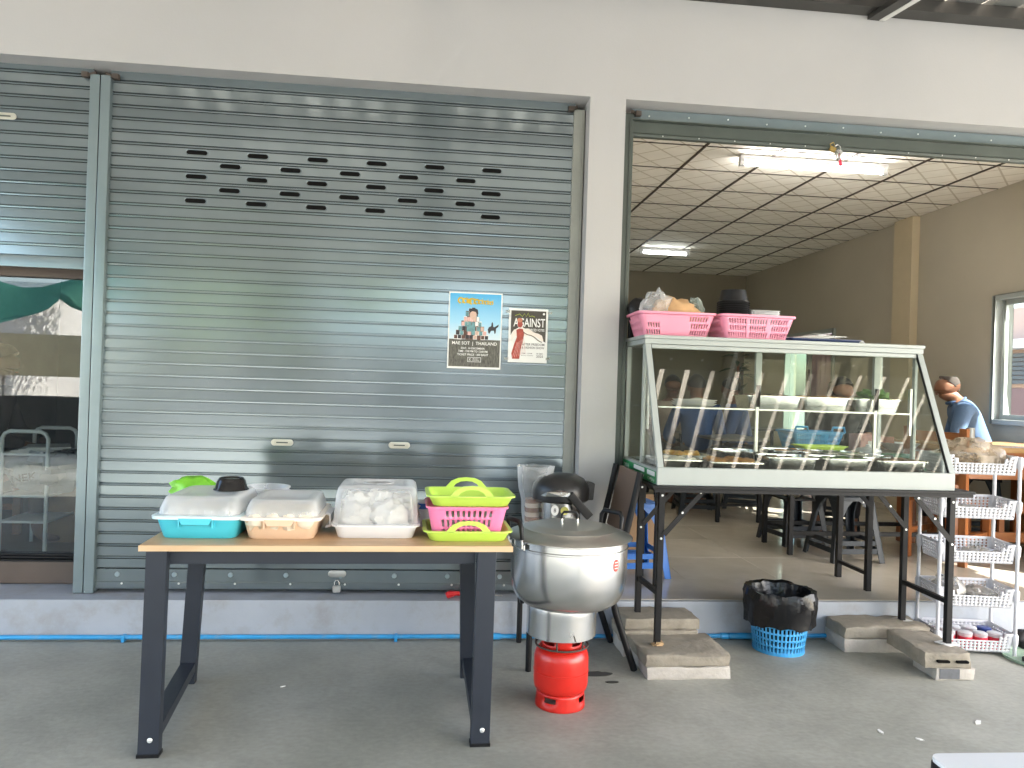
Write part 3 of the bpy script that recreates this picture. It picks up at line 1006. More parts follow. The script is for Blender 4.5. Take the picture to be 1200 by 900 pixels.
for s_, w_, z_ in (('MAE SOT  |  THAILAND', .246, -.072), ('DAY, 14 DECEMBER', .130, -.098), ('TIME : 7:00 PM TO 12:00 PM', .160, -.114), ('TICKET PRICE : 300 BAHT', .170, -.132)):
    text_mb(s_, w_, .023 if 'MAE' in s_ else .0115, 0 if 'MAE' in s_ else -.008, z_, Y).build('lettering', i_white, P1)
fr_ = MB()
for a in ((-.036, -.034, -.17, -.146), (.036, .038, -.17, -.146), (-.036, .038, -.148, -.146), (-.036, .038, -.172, -.170)):
    fr_.box(a[0], a[1], -.0013, -.0011, a[2], a[3])
fr_.build('logo_frame', i_white, P1)
text_mb('X', .012, .014, -.024, -.159, Y).build('lettering', i_white, P1)
text_mb('MUSIC', .030, .006, .008, -.155, Y).build('lettering', i_white, P1)
text_mb('FESTIVAL', .036, .005, .010, -.164, Y).build('lettering', i_white, P1)

P2 = thing('poster', 'smaller white poster with black upper part, red figure and AGAINST in white letters', 'poster', (.503, .1145, 1.634), R(0), 'posters taped on the shutter')
MB().box(-.1085, .1085, -.0004, .0004, -.149, .149).build('sheet', m_paper, P2)
flat([(-.097, .137), (.098, .137), (.098, -.035), (.085, -.028), (.070, .0), (.030, .008), (.0, .018), (-.02, .040), (-.06, .040), (-.085, .022), (-.097, .0)], 0, 0, -.0008).build('black_print', ink('charcoal', (.055, .05, .04)), P2)
text_mb('AGAINST', .176, .048, .005, .072, -.0014).build('lettering', i_white, P2)
text_mb('FORCED VOTES', .092, .014, .044, .032, -.0012).build('lettering', i_white, P2)
flat([(-.06, .038), (-.05, .05), (-.035, .05), (-.022, .038), (0, .040), (.03, .020), (.06, .012), (.078, .002), (.086, -.024), (.08, -.03), (.06, -.012), (.03, -.002), (.0, .006), (-.008, -.004), (-.07, -.004), (-.092, -.03), (-.094, .0), (-.08, .03)],
     0, 0, -.0012).build('sleeve_print', ink('cream', (.78, .70, .64), .05), P2)
flat([(-.066, .030), (-.050, .038), (-.03, .036), (-.022, .01), (-.028, -.03), (-.04, -.08), (-.045, -.13), (-.085, -.13), (-.090, -.10), (-.076, -.05), (-.062, -.01)], 0, 0, -.0016).build('dress_print', i_red, P2)
flat(circ(.016, 16, .9, 1.2), -.046, .062, -.0019).build('face_print', i_red, P2)
flat(circ(.014, 14, 1.1, .9), -.048, .084, -.0021).build('headdress_print', ink('headdress', (.5, .2, .12), .3), P2)
for k in range(7):
    MB().tube([(-.085 + .012 * k, -.0019, -.125 + .004 * k), (-.072 + .009 * k, -.0019, -.09 + .006 * k), (-.06 + .006 * k, -.0019, -.04 + .004 * k)], .0009, 4).build('fold_print', i_pink, P2)
MB().tube([(-.03 + .012 * k, -.0016, .022 - .006 * k - .004 * math.sin(k)) for k in range(10)], .0022, 4).build('sleeve_edge', i_brown, P2)
MB().tube([(-.075, -.0014, .108), (-.05, -.0014, .118), (-.035, -.0014, .104), (-.022, -.0014, .122), (-.014, -.0014, .104), (-.002, -.0014, .126), (.004, -.0014, .106), (.02, -.0014, .110), (.035, -.0014, .104)], .0014, 4).build('script_flourish', i_lime, P2)
flat(circ(.007, 6), .085, .122, -.0012).build('emblem', i_white, P2)
for s_, w_, h_, x_, z_ in (('AFTER FREEDOM', .125, .013, .030, -.048), ('& FASHION SHOW', .125, .013, .030, -.066), ('7PM - 12AM', .058, .006, -.004, -.098), ('MAE SOT, THAILAND', .066, .005, -.002, -.110),
                          ('14 DEC', .038, .009, .068, -.098), ('2025', .038, .013, .068, -.113)):
    text_mb(s_, w_, h_, x_, z_, -.0012).build('lettering', ink('dark', (.09, .08, .08)) if s_ == 'AFTER FREEDOM' else bpy.data.materials['ink_dark'], P2)
for par, xs in ((P2, ((-.115, .13), (.118, .13), (-.118, -.13), (.115, -.125))),):
    for x_, z_ in xs:
        MB().box(x_ - .012, x_ + .012, -.001, -.0006, z_ - .007, z_ + .007).build('tape', M('clear_tape', (.5, .52, .5), .2, alpha=.35) if 'clear_tape' not in bpy.data.materials else bpy.data.materials['clear_tape'], par)

# ------------------------------------------------------------------ table at the left with its boxes
m_top = wood_mat('table_laminate', (.50, .31, .16), (.62, .42, .25), 2.2, (1, 10, 10), .4)
m_edge = wood_mat('table_edge', (.60, .41, .24), (.68, .50, .31), 3, (1, 8, 8), .5)
m_leg = M('charcoal_leg_paint', (.022, .027, .038), .45, spec=.35, var=.1, scale=6, bump=.05, bscale=40)
T = thing('long_table', 'long table with pale wood top and charcoal metal legs carrying plastic boxes', 'table', (-.365, -.87, 0), R(2.0))
MB().box(-.664, .664, -.345, .345, .7295, .750).build('table_top', m_top, T, bevel=.0025)
MB().box(-.666, .666, -.3475, -.3455, .7285, .7488).build('edge_band', m_edge, T)
for s in (-1, 1):
    fx, bx0, bx1 = (-.612, -.625, -.665) if s < 0 else (.565, .545, .570)
    lg = MB().bar((fx, -.325, .001), (fx + .004, -.318, .728), .072, .042, (0, 1, 0)).build('leg', m_leg, T, bevel=.004)
    MB().lathe([(.009, 0), (.009, .003), (.005, .006)], 14).xf(Matrix.Rotation(R(90), 4, 'X')).build('leg_bolt', m_dot, lg, smooth=40, loc=(fx + .006, -.346, .062))
    MB().box(fx - .038, fx + .038, -.349, -.302, 0, .012).build('leg_foot', m_black, lg)
    MB().bar((bx1, .33, .001), (bx0, .300, .728), .068, .042, (0, 1, 0)).build('leg', m_leg, T, bevel=.004)
    MB().bar((fx, -.303, .075), (bx1 + .005, .308, .075), .062, .042).build('foot_rail', m_leg, T, bevel=.004)
MB().box(-.575, .53, -.300, -.27, .672, .728).build('front_apron', m_leg, T, bevel=.003)
MB().box(-.575, .51, .27, .30, .672, .728).build('back_apron', m_leg, T, bevel=.003)

m_lid = M('frosted_lid', (.80, .82, .84), .22, var=.02, alpha=.30, spec=.6, bump=.05, bscale=10)
m_lid2 = M('clear_lid', (.82, .83, .85), .16, var=.02, alpha=.26, spec=.6, bump=.06, bscale=12)


def lidded_box(name, label, loc, w_, d_, h_, lidh, mat, rimmat, taper=.86, rz=0, lidtaper=.86, latch=True):
    t = thing(name, label, 'food box', loc, rz, 'lidded boxes on the long table')
    tray_mb(w_, d_, h_, .035, taper, .001).build('body', mat, t, smooth=40)
    def rg(k, z, o=0): return [(x, y, z) for x, y in rrect(w_ * k + o, d_ * k + o, .038, 5)]
    MB().loft([rg(1, h_ - .012, .004), rg(1, h_ - .010, .026), rg(1, h_ + .001, .028), rg(1, h_ + .003, .02), rg(1, h_ + .003, -.01)], False, False).build('rim', rimmat, t, smooth=50)
    ld = MB().loft([rg(.965, h_ + .003), rg(.955, h_ + lidh * .35), rg(lidtaper + .04, h_ + lidh * .72), rg(lidtaper, h_ + lidh * .93), rg(lidtaper - .05, h_ + lidh),
                    rg(lidtaper - .22, h_ + lidh), rg(lidtaper - .26, h_ + lidh - .004)], False, True).build('lid', m_lid, t, smooth=50)
    for k in range(9):
        MB().bar((-w_ * .34 + w_ * .085 * k, -d_ * .48, h_ + .008), (-w_ * .34 + w_ * .085 * k, -d_ * .475, h_ + .022), .003, .004).build('lid_rib', m_lid, ld)
    if latch:
        MB().loft([[(x, -d_ / 2 - .012, z) for x, z in ((-w_ * .2, h_ - .006), (w_ * .2, h_ - .006), (w_ * .16, h_ - .030), (-w_ * .16, h_ - .030))],
                   [(x, -d_ / 2 - .0155, z) for x, z in ((-w_ * .2, h_ - .006), (w_ * .2, h_ - .006), (w_ * .155, h_ - .028), (-w_ * .155, h_ - .028))]]).build('latch', mat, t)
        for s in (-1, 1):
            MB().box(s * w_ * .2 - .003, s * w_ * .2 + .003, -d_ / 2 - .010, -d_ / 2 + .01, h_ - .04, h_ - .01).build('latch_rib', mat, t)
    return t
m_cyan = M('cyan_plastic', (.07, .52, .66), .35, var=.04)
m_beige = M('beige_plastic', (.70, .50, .35), .38, var=.04)
bx1 = lidded_box('lidded_box', 'turquoise food box with frosted lid at the left end of the table', (-.855, -.950, .7505), .300, .38, .085, .068, m_cyan, M('pale_cyan_rim', (.62, .76, .80), .35, var=.03))
bx2 = lidded_box('lidded_box', 'beige food box with frosted lid, between the turquoise and white boxes', (-.560, -.965, .7505), .275, .34, .083, .062, m_beige, M('cream_rim', (.78, .72, .66), .35, var=.03), rz=R(1))
MB().prism([(.150, .02), (.172, .028), (.170, .075), (.150, .082), (.150, .074), (.163, .069), (.164, .034), (.150, .03)], -.03, .12).build('side_latch', m_white, bx2, bevel=.002)
wb = thing('lidded_box', 'white food box with tall clear domed lid over white bundles', 'food box', (-.212, -.945, .7505), R(1.5), 'lidded boxes on the long table')
tray_mb(.315, .29, .052, .03, .90, .010).build('body', m_white, wb, smooth=40)
def rg2(k, z, n=5): return [(x, y, z) for x, y in rrect(.33 * k, .30 * k, .035, n)]
MB().loft([rg2(1.03, .050), rg2(1.03, .054), rg2(.985, .057), rg2(.94, .16), rg2(.90, .188), rg2(.84, .197), rg2(.62, .199), rg2(.60, .195)], False, True).build('dome_lid', m_lid2, wb, smooth=50)
MB().lathe([(.06, .1965), (.058, .2), (.052, .1965)], 24).build('lid_ring', m_lid2, wb, smooth=50)
m_foam = M('white_foam_bundle', (.70, .69, .66), .9, var=.08, bump=.35, bscale=30)
for k, (x, y, z, r_) in enumerate(((-.07, -.05, .07, .075), (.05, -.07, .075, .07), (.08, .05, .08, .075), (-.05, .06, .085, .08), (0, 0, .115, .06), (-.08, -.01, .11, .055))):
    o_ = MB().blob((x, y, z), (r_ * 1.05, r_ * .95, r_ * .85), .5, 2.6, k + 3, 26, 16, zmin=.008).build('foam_bundle', m_foam, smooth=60, loc=(-.212, -.945, .7505))
    tag(o_, 'white bundle in the clear domed box, ' + ('front left', 'front right', 'back right', 'back left', 'topmost, in the middle', 'second highest, at the left')[k], 'bundle', 'white bundles in the domed box')
m_wrap = M('pale_food_wrap', (.62, .62, .60), .4, rgb2=(.80, .80, .78), scale=12, bump=.4, bscale=18)
m_wrap2 = M('cream_food_wrap', (.70, .60, .46), .45, rgb2=(.82, .76, .66), scale=12, bump=.4, bscale=18)
for bx_, ml_, hh_, lb_ in ((bx1, m_wrap, .075, 'turquoise'), (bx2, m_wrap2, .07, 'beige')):
    q_ = MB()
    for k in range(10):
        q_.blob((-.09 + .06 * (k % 4), -.12 + .11 * (k // 4), hh_), (.045, .06, .04), .35, 2.4, k + 20, 12, 8, zmin=.005)
    o_ = q_.build('wrapped_food', ml_, smooth=50, loc=bx_.location); o_.rotation_euler = bx_.rotation_euler
    tag(o_, 'pale wrapped food seen through the frosted lid of the %s box' % lb_, 'food')
bw = thing('black_bowl', 'small black bowl upside down on the turquoise box lid', 'bowl', (-.795, -.905, .9045))
MB().lathe([(.068, 0), (.066, .004), (.062, .008), (.054, .036), (.05, .042), (.046, .047), (.043, .047), (.041, .043)], 28).build('bowl_body', M('glossy_black_plastic', (.01, .01, .011), .12, var=.2), bw, smooth=40)
for k, (x, y, n_) in enumerate(((-.70, -.70, 4),)):
    cs = thing('container_stack', 'stack of clear round containers standing behind the beige and turquoise boxes', 'containers', (x, y, .7505))
    for q in range(n_):
        MB().lathe([(.075, 0), (.093, .085), (.098, .087), (.098, .091), (.091, .091), (.072, .003)], 26, cap0=False, cap1=False).build('container', m_lid, cs, smooth=40, loc=(0, 0, .016 * q + .001))
gb = MB().blob((0, 0, .045), (.09, .06, .045), .5, 2.8, 11, 18, 10, zmin=0).build('lime_bag', M('lime_bag_film', (.22, .62, .04), .3, var=.25, scale=9), smooth=50, loc=(-1.00, -.70, .835))
tag(gb, 'crumpled lime green plastic bag behind the turquoise box', 'bag')
wt = thing('white_tray', 'white plastic tray sticking out behind the turquoise box under the lime bag', 'tray', (-.975, -.71, .7505), R(-8))
tray_mb(.16, .14, .085, .02, .9, .008).build('tray_body', m_white, wt, smooth=40)
cp = thing('printed_cup', 'small blue and white cup between the domed box and the pink basket', 'cup', (-.033, -.80, .7505))
MB().lathe([(.032, 0), (.04, .10), (.042, .102), (.038, .102), (.030, .004)], 20).build('cup_body', m_white, cp, smooth=40)
MB().lathe([(.0395, .075), (.0412, .098)], 20, cap0=False, cap1=False).build('cup_band', M('blue_print', (.03, .12, .5), .4), cp, smooth=40)

m_lime = M('lime_plastic', (.50, .72, .10), .38, var=.04)
m_pinkp = M('pink_plastic', (.86, .22, .42), .36, var=.04)


def lime_tray(label, loc, rz=0):
    t = thing('lime_tray', label, 'tray', loc, rz, 'lime green trays around the pink basket')
    W, D, H = .325, .255, .042
    tray_mb(W, D, H, .035, .88, .010).build('tray_body', m_lime, t, smooth=40)
    for s in (-1, 1):
        y = s * (D / 2 + .006)
        oo = [(-.105, .0), (-.085, .003), (-.062, .028), (-.035, .040), (0, .043), (.035, .040), (.062, .028), (.085, .003), (.105, 0)]
        ii = [(.058, -.002), (.044, .016), (.024, .026), (0, .028), (-.024, .026), (-.044, .016), (-.058, -.002)]
        half = oo + ii
        mbh = MB()
        fr = [(a, y - .004, b + H - .002) for a, b in half]
        bk = [(a, y + .004, b + H - .002) for a, b in half]
        n = len(oo)
        mid = [oo[0]] + [oo[1]]
        # a handle arch: strip between the outer and the inner curve
        inner = [(-.06, -.002)] + [(-.058, -.002), (-.044, .016), (-.024, .026), (0, .028), (.024, .026), (.044, .016), (.058, -.002)] + [(.06, -.002)]
        outer = oo
        mbh.loft([[(a, y - .004, b + H - .003) for a, b in outer], [(a, y + .004, b + H - .003) for a, b in outer],
                  [(a, y + .004, b + H - .003) for a, b in inner], [(a, y - .004, b + H - .003) for a, b in inner], [(a, y - .004, b + H - .003) for a, b in outer]], False, False, closed=False)
        mbh.build('tray_handle', m_lime, t, smooth=40)
    return t
lime_tray('lime green tray under the pink slotted basket on the table', (.142, -1.005, .7505), R(2))
pb = thing('pink_basket', 'bright pink slotted basket standing between two lime green trays', 'basket', (.138, -1.00, .7552), R(2))
NP = 96
def pring(w_, d_, r_, z, n=NP): return [(*rrect_at(w_, d_, r_, k / n), z) for k in range(n)]
mbp = MB().perf(pring(.255, .195, .03, .0), pring(.305, .24, .03, .125), [0, .10, .32, .40, .62, .70, .90, 1],
                lambda i, j, c: j in (1, 3, 5) and i % 2 == 0 and (abs(c[0]) < .095 and abs(c[1]) > .08 or abs(c[1]) < .07 and abs(c[0]) > .1))
mbp.loft([[(x, y, 0) for x, y in rrect(.255, .195, .03, 5)]], True, False)
mbp.build('basket_wall', m_pinkp, pb, smooth=35, solid=.003)
MB().loft([pring(.302, .237, .03, .118), pring(.318, .253, .034, .120), pring(.320, .255, .034, .127), pring(.305, .24, .03, .128)], False, False).build('basket_rim', m_pinkp, pb, smooth=50, solid=.002)
cl = MB()
for k in range(4):
    cl.blob((-.07 + .05 * k, -.02 + .03 * (k % 2), .05), (.035, .05, .045), .2, 2, k, 12, 8, zmin=.004)
cw = cl.build('white_cup_bundle', m_foam, smooth=60, loc=(.138, -1.0, .757)); tag(cw, 'white packed cups seen through the slots of the pink basket', 'cups')
lime_tray('lime green tray lying on top of the pink slotted basket', (.150, -.998, .8835), R(2.5))

# ------------------------------------------------------------------ gas bottle, burner drum, big pot
G = thing('gas_bottle', 'small red gas bottle standing under the big aluminium pot', 'gas bottle', (.577, -.82, 0))
MB().lathe([(.060, .058), (.095, .062), (.112, .078), (.1165, .10), (.1165, .148), (.1185, .150), (.1185, .153), (.1165, .155), (.1165, .205), (.112, .228), (.098, .247), (.07, .259), (.03, .264)], 40).build('bottle_body', m_red, G, smooth=40)
ftv = MB().perf([(.105 * math.cos(2 * PI * k / 36), .105 * math.sin(2 * PI * k / 36), 0) for k in range(36)], [(.100 * math.cos(2 * PI * k / 36), .100 * math.sin(2 * PI * k / 36), .066) for k in range(36)],
                [0, .12, .5, .82, 1], lambda i, j, c: j == 2 and i % 9 in (4, 5, 6))
ftv.build('foot_ring', m_red, G, smooth=30, solid=.004)
MB().perf([(.085 * math.cos(2 * PI * k / 36), .085 * math.sin(2 * PI * k / 36), .252) for k in range(36)], [(.086 * math.cos(2 * PI * k / 36), .086 * math.sin(2 * PI * k / 36), .305) for k in range(36)],
          [0, .3, .7, 1], lambda i, j, c: j == 1 and i % 9 in (2, 3, 4, 5)).build('collar', m_red, G, smooth=30, solid=.004)
MB().tube([(.112 * math.cos(R(a)), .112 * math.sin(R(a)), .258) for a in range(0, 360, 12)], .004, 6, True).build('wire_ring', m_rust, G, smooth=60)
for a in (40, 160, 250, 310):
    MB().cyl((.112 * math.cos(R(a)), .112 * math.sin(R(a)), .258), (.118 * math.cos(R(a)), .118 * math.sin(R(a)), .312), .004, 6).build('wire_stay', m_rust, G)
H_ = thing('burner_drum', 'plain aluminium drum stand between the red gas bottle and the pot', 'burner stand', (.572, -.82, .306))
MB().lathe([(.147, 0), (.149, .002), (.149, .10), (.150, .12), (.148, .131), (.145, .131), (.145, .002)], 48, cap0=False, cap1=False).build('drum_wall', m_alu, H_, smooth=40)
MB().bar((.03, -.1495, .03), (.038, -.1495, .004), .004, .002).build('drum_scratch', m_rust, H_)
MB().lathe([(.04, .02), (.06, .06), (.05, .07)], 20).build('burner_head', m_blackpaint, H_, smooth=40)
Pp = thing('cooking_pot', 'very large aluminium pot with lid and black handles on the burner drum', 'pot', (.595, -.82, .428))
MB().lathe([(.10, .001), (.150, .002), (.19, .012), (.222, .036), (.240, .075), (.2475, .125), (.2495, .18), (.2500, .232), (.2495, .250), (.2535, .253), (.2535, .259), (.2495, .262), (.2495, .285), (.258, .289), (.258, .293), (.245, .292)], 64).build('pot_body', m_alu, Pp, smooth=35)
MB().lathe([(.268, .2935), (.270, .2955), (.264, .300), (.238, .311), (.206, .322), (.20, .3275), (.19, .328), (.165, .332), (.150, .3390), (.145, .3395), (.08, .346), (.001, .350)], 64, cap0=False).build('lid', m_alu_lid, Pp, smooth=35)
MB().tube([(-.034, 0, .345), (-.034, 0, .382), (-.026, 0, .392), (.026, 0, .392), (.034, 0, .382), (.034, 0, .345)], .0055, 8).build('lid_handle', m_black, Pp, smooth=60)
for s in (-1, 1):
    MB().cyl((.034 * s, 0, .342), (.034 * s, 0, .364), .0062, 10).build('handle_ferrule', m_steel, Pp)
for ang, wd_ in ((200, .062), (34, .062)):
    a = R(ang)
    mh = Matrix.Rotation(a, 4, 'Z')
    hb = MB().tube([(.258, -wd_, .300), (.264, -wd_, .352), (.267, -wd_ + .014, .372), (.267, wd_ - .014, .372), (.264, wd_, .352), (.258, wd_, .300)], [.0080, .0098, .0105, .0105, .0098, .0080], 10)
    hb.xf(mh).build('pot_handle', m_black, Pp, smooth=60)
    for s in (-1, 1):
        MB().cyl((.2575, s * wd_, .262), (.2595, s * wd_, .312), .0068, 10).xf(mh).build('handle_ferrule', m_steel, Pp, smooth=50)
        MB().obox((.254, s * wd_, .268), (.006, .03, .022)).xf(mh).build('handle_bracket', m_steel, Pp, bevel=.002)
# sticker on the pot
a0 = R(-50)
stk = MB()
def arc(rad, z0, z1, a_, b_, n=8, skew=0):
    return MB().loft([[(rad * math.cos(a_ + (b_ - a_) * k / n), rad * math.sin(a_ + (b_ - a_) * k / n), z) for k in range(n + 1)] for z in (z0, z1)], False, False, closed=False)
zz = [.185, .190, .200, .212, .224, .230, .233]
hw = [.02, .045, .062, .066, .058, .04, .015]
rings = [[(.2508 * math.cos(a0 + q * h__), .2508 * math.sin(a0 + q * h__), z) for q in (-1, -.5, 0, .5, 1)] for z, h__ in zip(zz, hw)]
MB().loft(rings, False, False, closed=False).build('sticker', M('red_sticker', (.55, .06, .04), .4), Pp, smooth=60)
for z in (.196, .208, .220):
    arc(.2513, z, z + .0035, a0 - .04, a0 + .04, 6).build('sticker_print', i_white, Pp)

# ------------------------------------------------------------------ chair behind the pot and what stands on it
m_chairback = M('brown_vinyl', (.17, .112, .082), .55, var=.1, scale=5, bump=.08, bscale=90)
CH = thing('metal_chair', 'black metal chair with brown backrest standing behind the big pot', 'chair', (.70, -.26, 0))
for y in (-.20, .20):
    dx = .0 if y < 0 else -.02
    MB().tube([(.30 + dx, y, .955), (.27 + dx, y, .80), (.235 + dx, y, .64), (.185 + dx, y, .45), (.175 + dx, y, .38), (.20 + dx, y, .28), (.25 + dx, y, .14), (.30 + dx, y, .002)], .0165, 8).build('leg', m_blackpaint, CH, smooth=60)
    MB().tube([(-.215, y, .002), (-.215, y, .42), (-.205, y, .44), (.18, y, .44)], .0145, 8).build('leg', m_blackpaint, CH, smooth=60)
MB().prism(rrect(.42, .40, .04, 4, -.02, 0), .445, .485, 'xy').build('seat', m_chairback, CH, bevel=.008)
bk = MB().loft([[(.232, -.183, .64), (.252, -.183, .64), (.252, .183, .64), (.232, .183, .64)], [(.262, -.183, .79), (.282, -.183, .79), (.282, .183, .79), (.262, .183, .79)],
                [(.296, -.183, .95), (.312, -.183, .95), (.312, .183, .95), (.296, .183, .95)]])
bk.build('backrest', m_chairback, CH, bevel=.005)
MB().box(-.255, -.235, -.13, -.05, .30, .44).bar((-.245, -.09, .44), (-.245, -.09, .49), .05, .01).build('seat_strap', m_black, CH, bevel=.003)
MB().obox((-.256, -.09, .42), (.006, .04, .012), (0, .0, .5)).obox((-.256, -.09, .325), (.006, .03, .012)).build('strap_buckle', m_steel, CH)
PC = thing('pressure_cooker', 'steel pressure cooker with black lid standing on the chair behind the pot', 'pressure cooker', (.655, -.22, .4855))
MB().lathe([(.095, 0), (.103, .01), (.105, .30), (.112, .304)], 32).build('cooker_body', m_stain, PC, smooth=40)
MB().lathe([(.135, .295), (.145, .305), (.147, .345), (.140, .378), (.118, .408), (.085, .425), (.04, .432), (.001, .433)], 36).build('cooker_lid', M('cooker_black', (.016, .016, .017), .35, var=.2), PC, smooth=40)
MB().loft([[(-.115, -.09, .33), (-.095, -.12, .33), (-.02, -.15, .335), (.02, -.152, .333), (.02, -.152, .355), (-.03, -.15, .368), (-.09, -.128, .352)],
           [(-.112, -.094, .33), (-.095, -.126, .33), (-.02, -.156, .335), (.02, -.158, .333), (.02, -.158, .355), (-.03, -.156, .368), (-.09, -.134, .352)]]).build('lid_plate', m_steel, PC)
MB().bar((.02, -.152, .345), (.125, -.145, .235), .042, .024, (0, 1, 0)).build('cooker_handle', m_black, PC, bevel=.006)
MB().prism([(.12, .30), (.165, .30), (.172, .385), (.13, .395)], -.03, .03).build('side_grip', m_black, PC, bevel=.006)
MB().prism(circ(.026, 20, .72, 1), -.114, -.109).build('round_label', m_paper, PC, loc=(-.045, 0, .26))
text_mb('8', .012, .02, -.045, .26, -.1145).build('label_print', i_blk, PC)
MB().prism(circ(.020, 20), -.109, -.105).build('round_label', M('yellow_label', (.62, .58, .15), .5), PC, loc=(.005, 0, .257))
CS = thing('cup_stack', 'stack of brown striped paper cups in a clear bag on the chair', 'cups', (.515, -.20, .4855))
m_cup, m_cupb = M('cream_cup', (.74, .60, .48), .5, var=.05), M('brown_cup_band', (.25, .10, .045), .5)
for k in range(13):
    z = .023 * k
    MB().lathe([(.036, z), (.0395, z + .010), (.0395, z + .0185), (.0415, z + .0195), (.0415, z + .0225), (.036, z + .0226)], 20, cap0=False, cap1=(k == 12)).build('paper_cup', m_cup if k % 2 else m_cupb, CS, smooth=40)
m_film = M('clear_film', (.8, .82, .84), .12, var=.05, alpha=.16, spec=1.0, bump=.8, bscale=22)
fb = MB()
rings = []
for k in range(9):
    z = .0 + k * .058
    rr_ = .048 + (.012 if k > 5 else 0) + .004 * k
    rings.append([(rr_ * math.cos(2 * PI * j / 20) * (1 + .18 * noise.noise((j * .9, k * .8, 1))), rr_ * .8 * math.sin(2 * PI * j / 20) * (1 + .2 * noise.noise((j * .8, k * .7, 5))), z + .012 * noise.noise((j * .7, k, 9))) for j in range(20)])
fbo = fb.loft(rings, False, False).build('clear_bag', m_film, smooth=25, loc=(.525, -.20, .487)); tag(fbo, 'tall crumpled clear plastic bag around the stack of cups', 'bag')
# red handled tool on the step
RT = thing('red_pliers', 'red handled cutting tool lying on the step under the shutter', 'tool', (.20, .055, .2065))
m_redp = M('red_plastic', (.62, .02, .025), .4, var=.1)
MB().tube([(-.10, -.02, .014), (-.085, -.022, .022), (-.05, -.015, .024), (.0, -.004, .018), (.05, 0, .014), (.09, 0, .014)], [.016, .019, .012, .012, .009, .005], 10).build('handle', m_redp, RT, smooth=60)
MB().tube([(-.09, .03, .012), (-.05, .025, .014), (0, .01, .014), (.06, 0, .013)], [.009, .012, .011, .006], 10).build('handle', m_redp, RT, smooth=60)
MB().tube([(.06, 0, .013), (.13, .004, .012), (.20, .01, .006)], [.008, .006, .003], 8).build('jaw', m_steel, RT, smooth=60)
# water pipe along the foot of the step
WP = thing('water_pipe', 'bright blue plastic water pipe running along the foot of the step', 'pipe', (0, -.035, .022))
MB().cyl((-5.5, 0, 0), (2.9, .012, 0), .0115, 14).build('pipe_run', m_bluepipe, WP, smooth=50)
for x, l_ in ((1.72, .075), (1.62, .02), (.36, .03)):
    MB().cyl((x - l_, .007, 0), (x + l_, .007, 0), .0165, 16).build('coupling', m_bluepipe, WP, smooth=40)
for x in (-1.52, -.16, 1.2, 2.3):
    MB().box(x - .008, x + .008, -.014, .024, -.022, .012).build('pipe_clip', m_bluepipe, WP, bevel=.003)
# ------------------------------------------------------------------ concrete pieces that prop the stall table
m_conc = M('rough_concrete', (.29, .26, .21), .9, var=.18, scale=9, bump=.6, bscale=45, dirt=((.20, .175, .14), .7, 6), rvar=.05)
m_conc2 = M('pale_cast_concrete', (.46, .43, .39), .88, var=.12, scale=7, bump=.4, bscale=60, dirt=((.28, .25, .21), .6, 5), rvar=.05)
m_tar = M('grey_patch', (.12, .125, .135), .8, var=.2, scale=20)


def slab(label, loc, size, seed, mat, rz=0, cuts=7, amp=.006, chip=1.0, cat='concrete slab'):
    o = rough_box(size, cuts, amp, seed, 16, chip).build('concrete_slab', mat, smooth=40, loc=loc)
    o.rotation_euler = (0, 0, rz)
    return tag(o, label, cat, 'concrete slabs under the stall table legs')


slab('pale concrete slab lying on the ground under the front left stall leg', (1.235, -.410, 0), (.415, .335, .058), 1, m_conc2)
slab('chipped grey concrete slab topping the stack under the front left stall leg', (1.228, -.405, .058), (.425, .335, .055), 2, m_conc, R(.5), amp=.008)
slab('lowest concrete slab under the rear left stall leg against the step', (1.19, -.16, 0), (.40, .23, .075), 3, m_conc2, R(1))
slab('middle cracked concrete slab under the rear left stall leg against the step', (1.185, -.155, .075), (.41, .23, .055), 4, m_conc, R(-.6), amp=.009)
slab('top concrete slab under the rear left stall leg against the step', (1.20, -.145, .130), (.40, .21, .055), 5, m_conc, R(.8), amp=.008)
slab('wide concrete slab on the ground under the rear right stall leg', (2.44, -.125, 0), (.47, .215, .07), 6, m_conc2, R(-1))
slab('wide split concrete slab on top under the rear right stall leg', (2.45, -.12, .07), (.49, .215, .065), 7, m_conc, R(0), amp=.01)
# hollow block under the front right leg
lb = slab('small pale concrete chunk with grey patch under the front right stall leg', (2.555, -.515, 0), (.20, .20, .060), 8, m_conc2, R(-3))
MB().box(-.085, .015, -.1045, -.098, .008, .056).build('tar_patch', m_tar, lb, bevel=.004)
hb = MB()
S0 = (.235, .36, .075)
rbx = rough_box(S0, 8, .009, 9, 16, 1.0)
hbo = rbx.build('hollow_block', m_conc, smooth=40, loc=(2.52, -.44, .060))
hbo.rotation_euler = (0, 0, R(-5))
tag(hbo, 'rough hollow concrete block with two slots under the front right stall leg', 'concrete block', 'concrete slabs under the stall table legs')
for x in (-.03, .062):
    MB().loft([[(x + a, -.192, .036 + b) for a, b in rrect(.062, .013, .006, 3)], [(x + a * .9, -.150, .036 + b * .8) for a, b in rrect(.062, .013, .006, 3)]]).build('slot', m_flat_black, hbo)  # black plugs; the shade inside the slots is their colour

# ------------------------------------------------------------------ folding tables


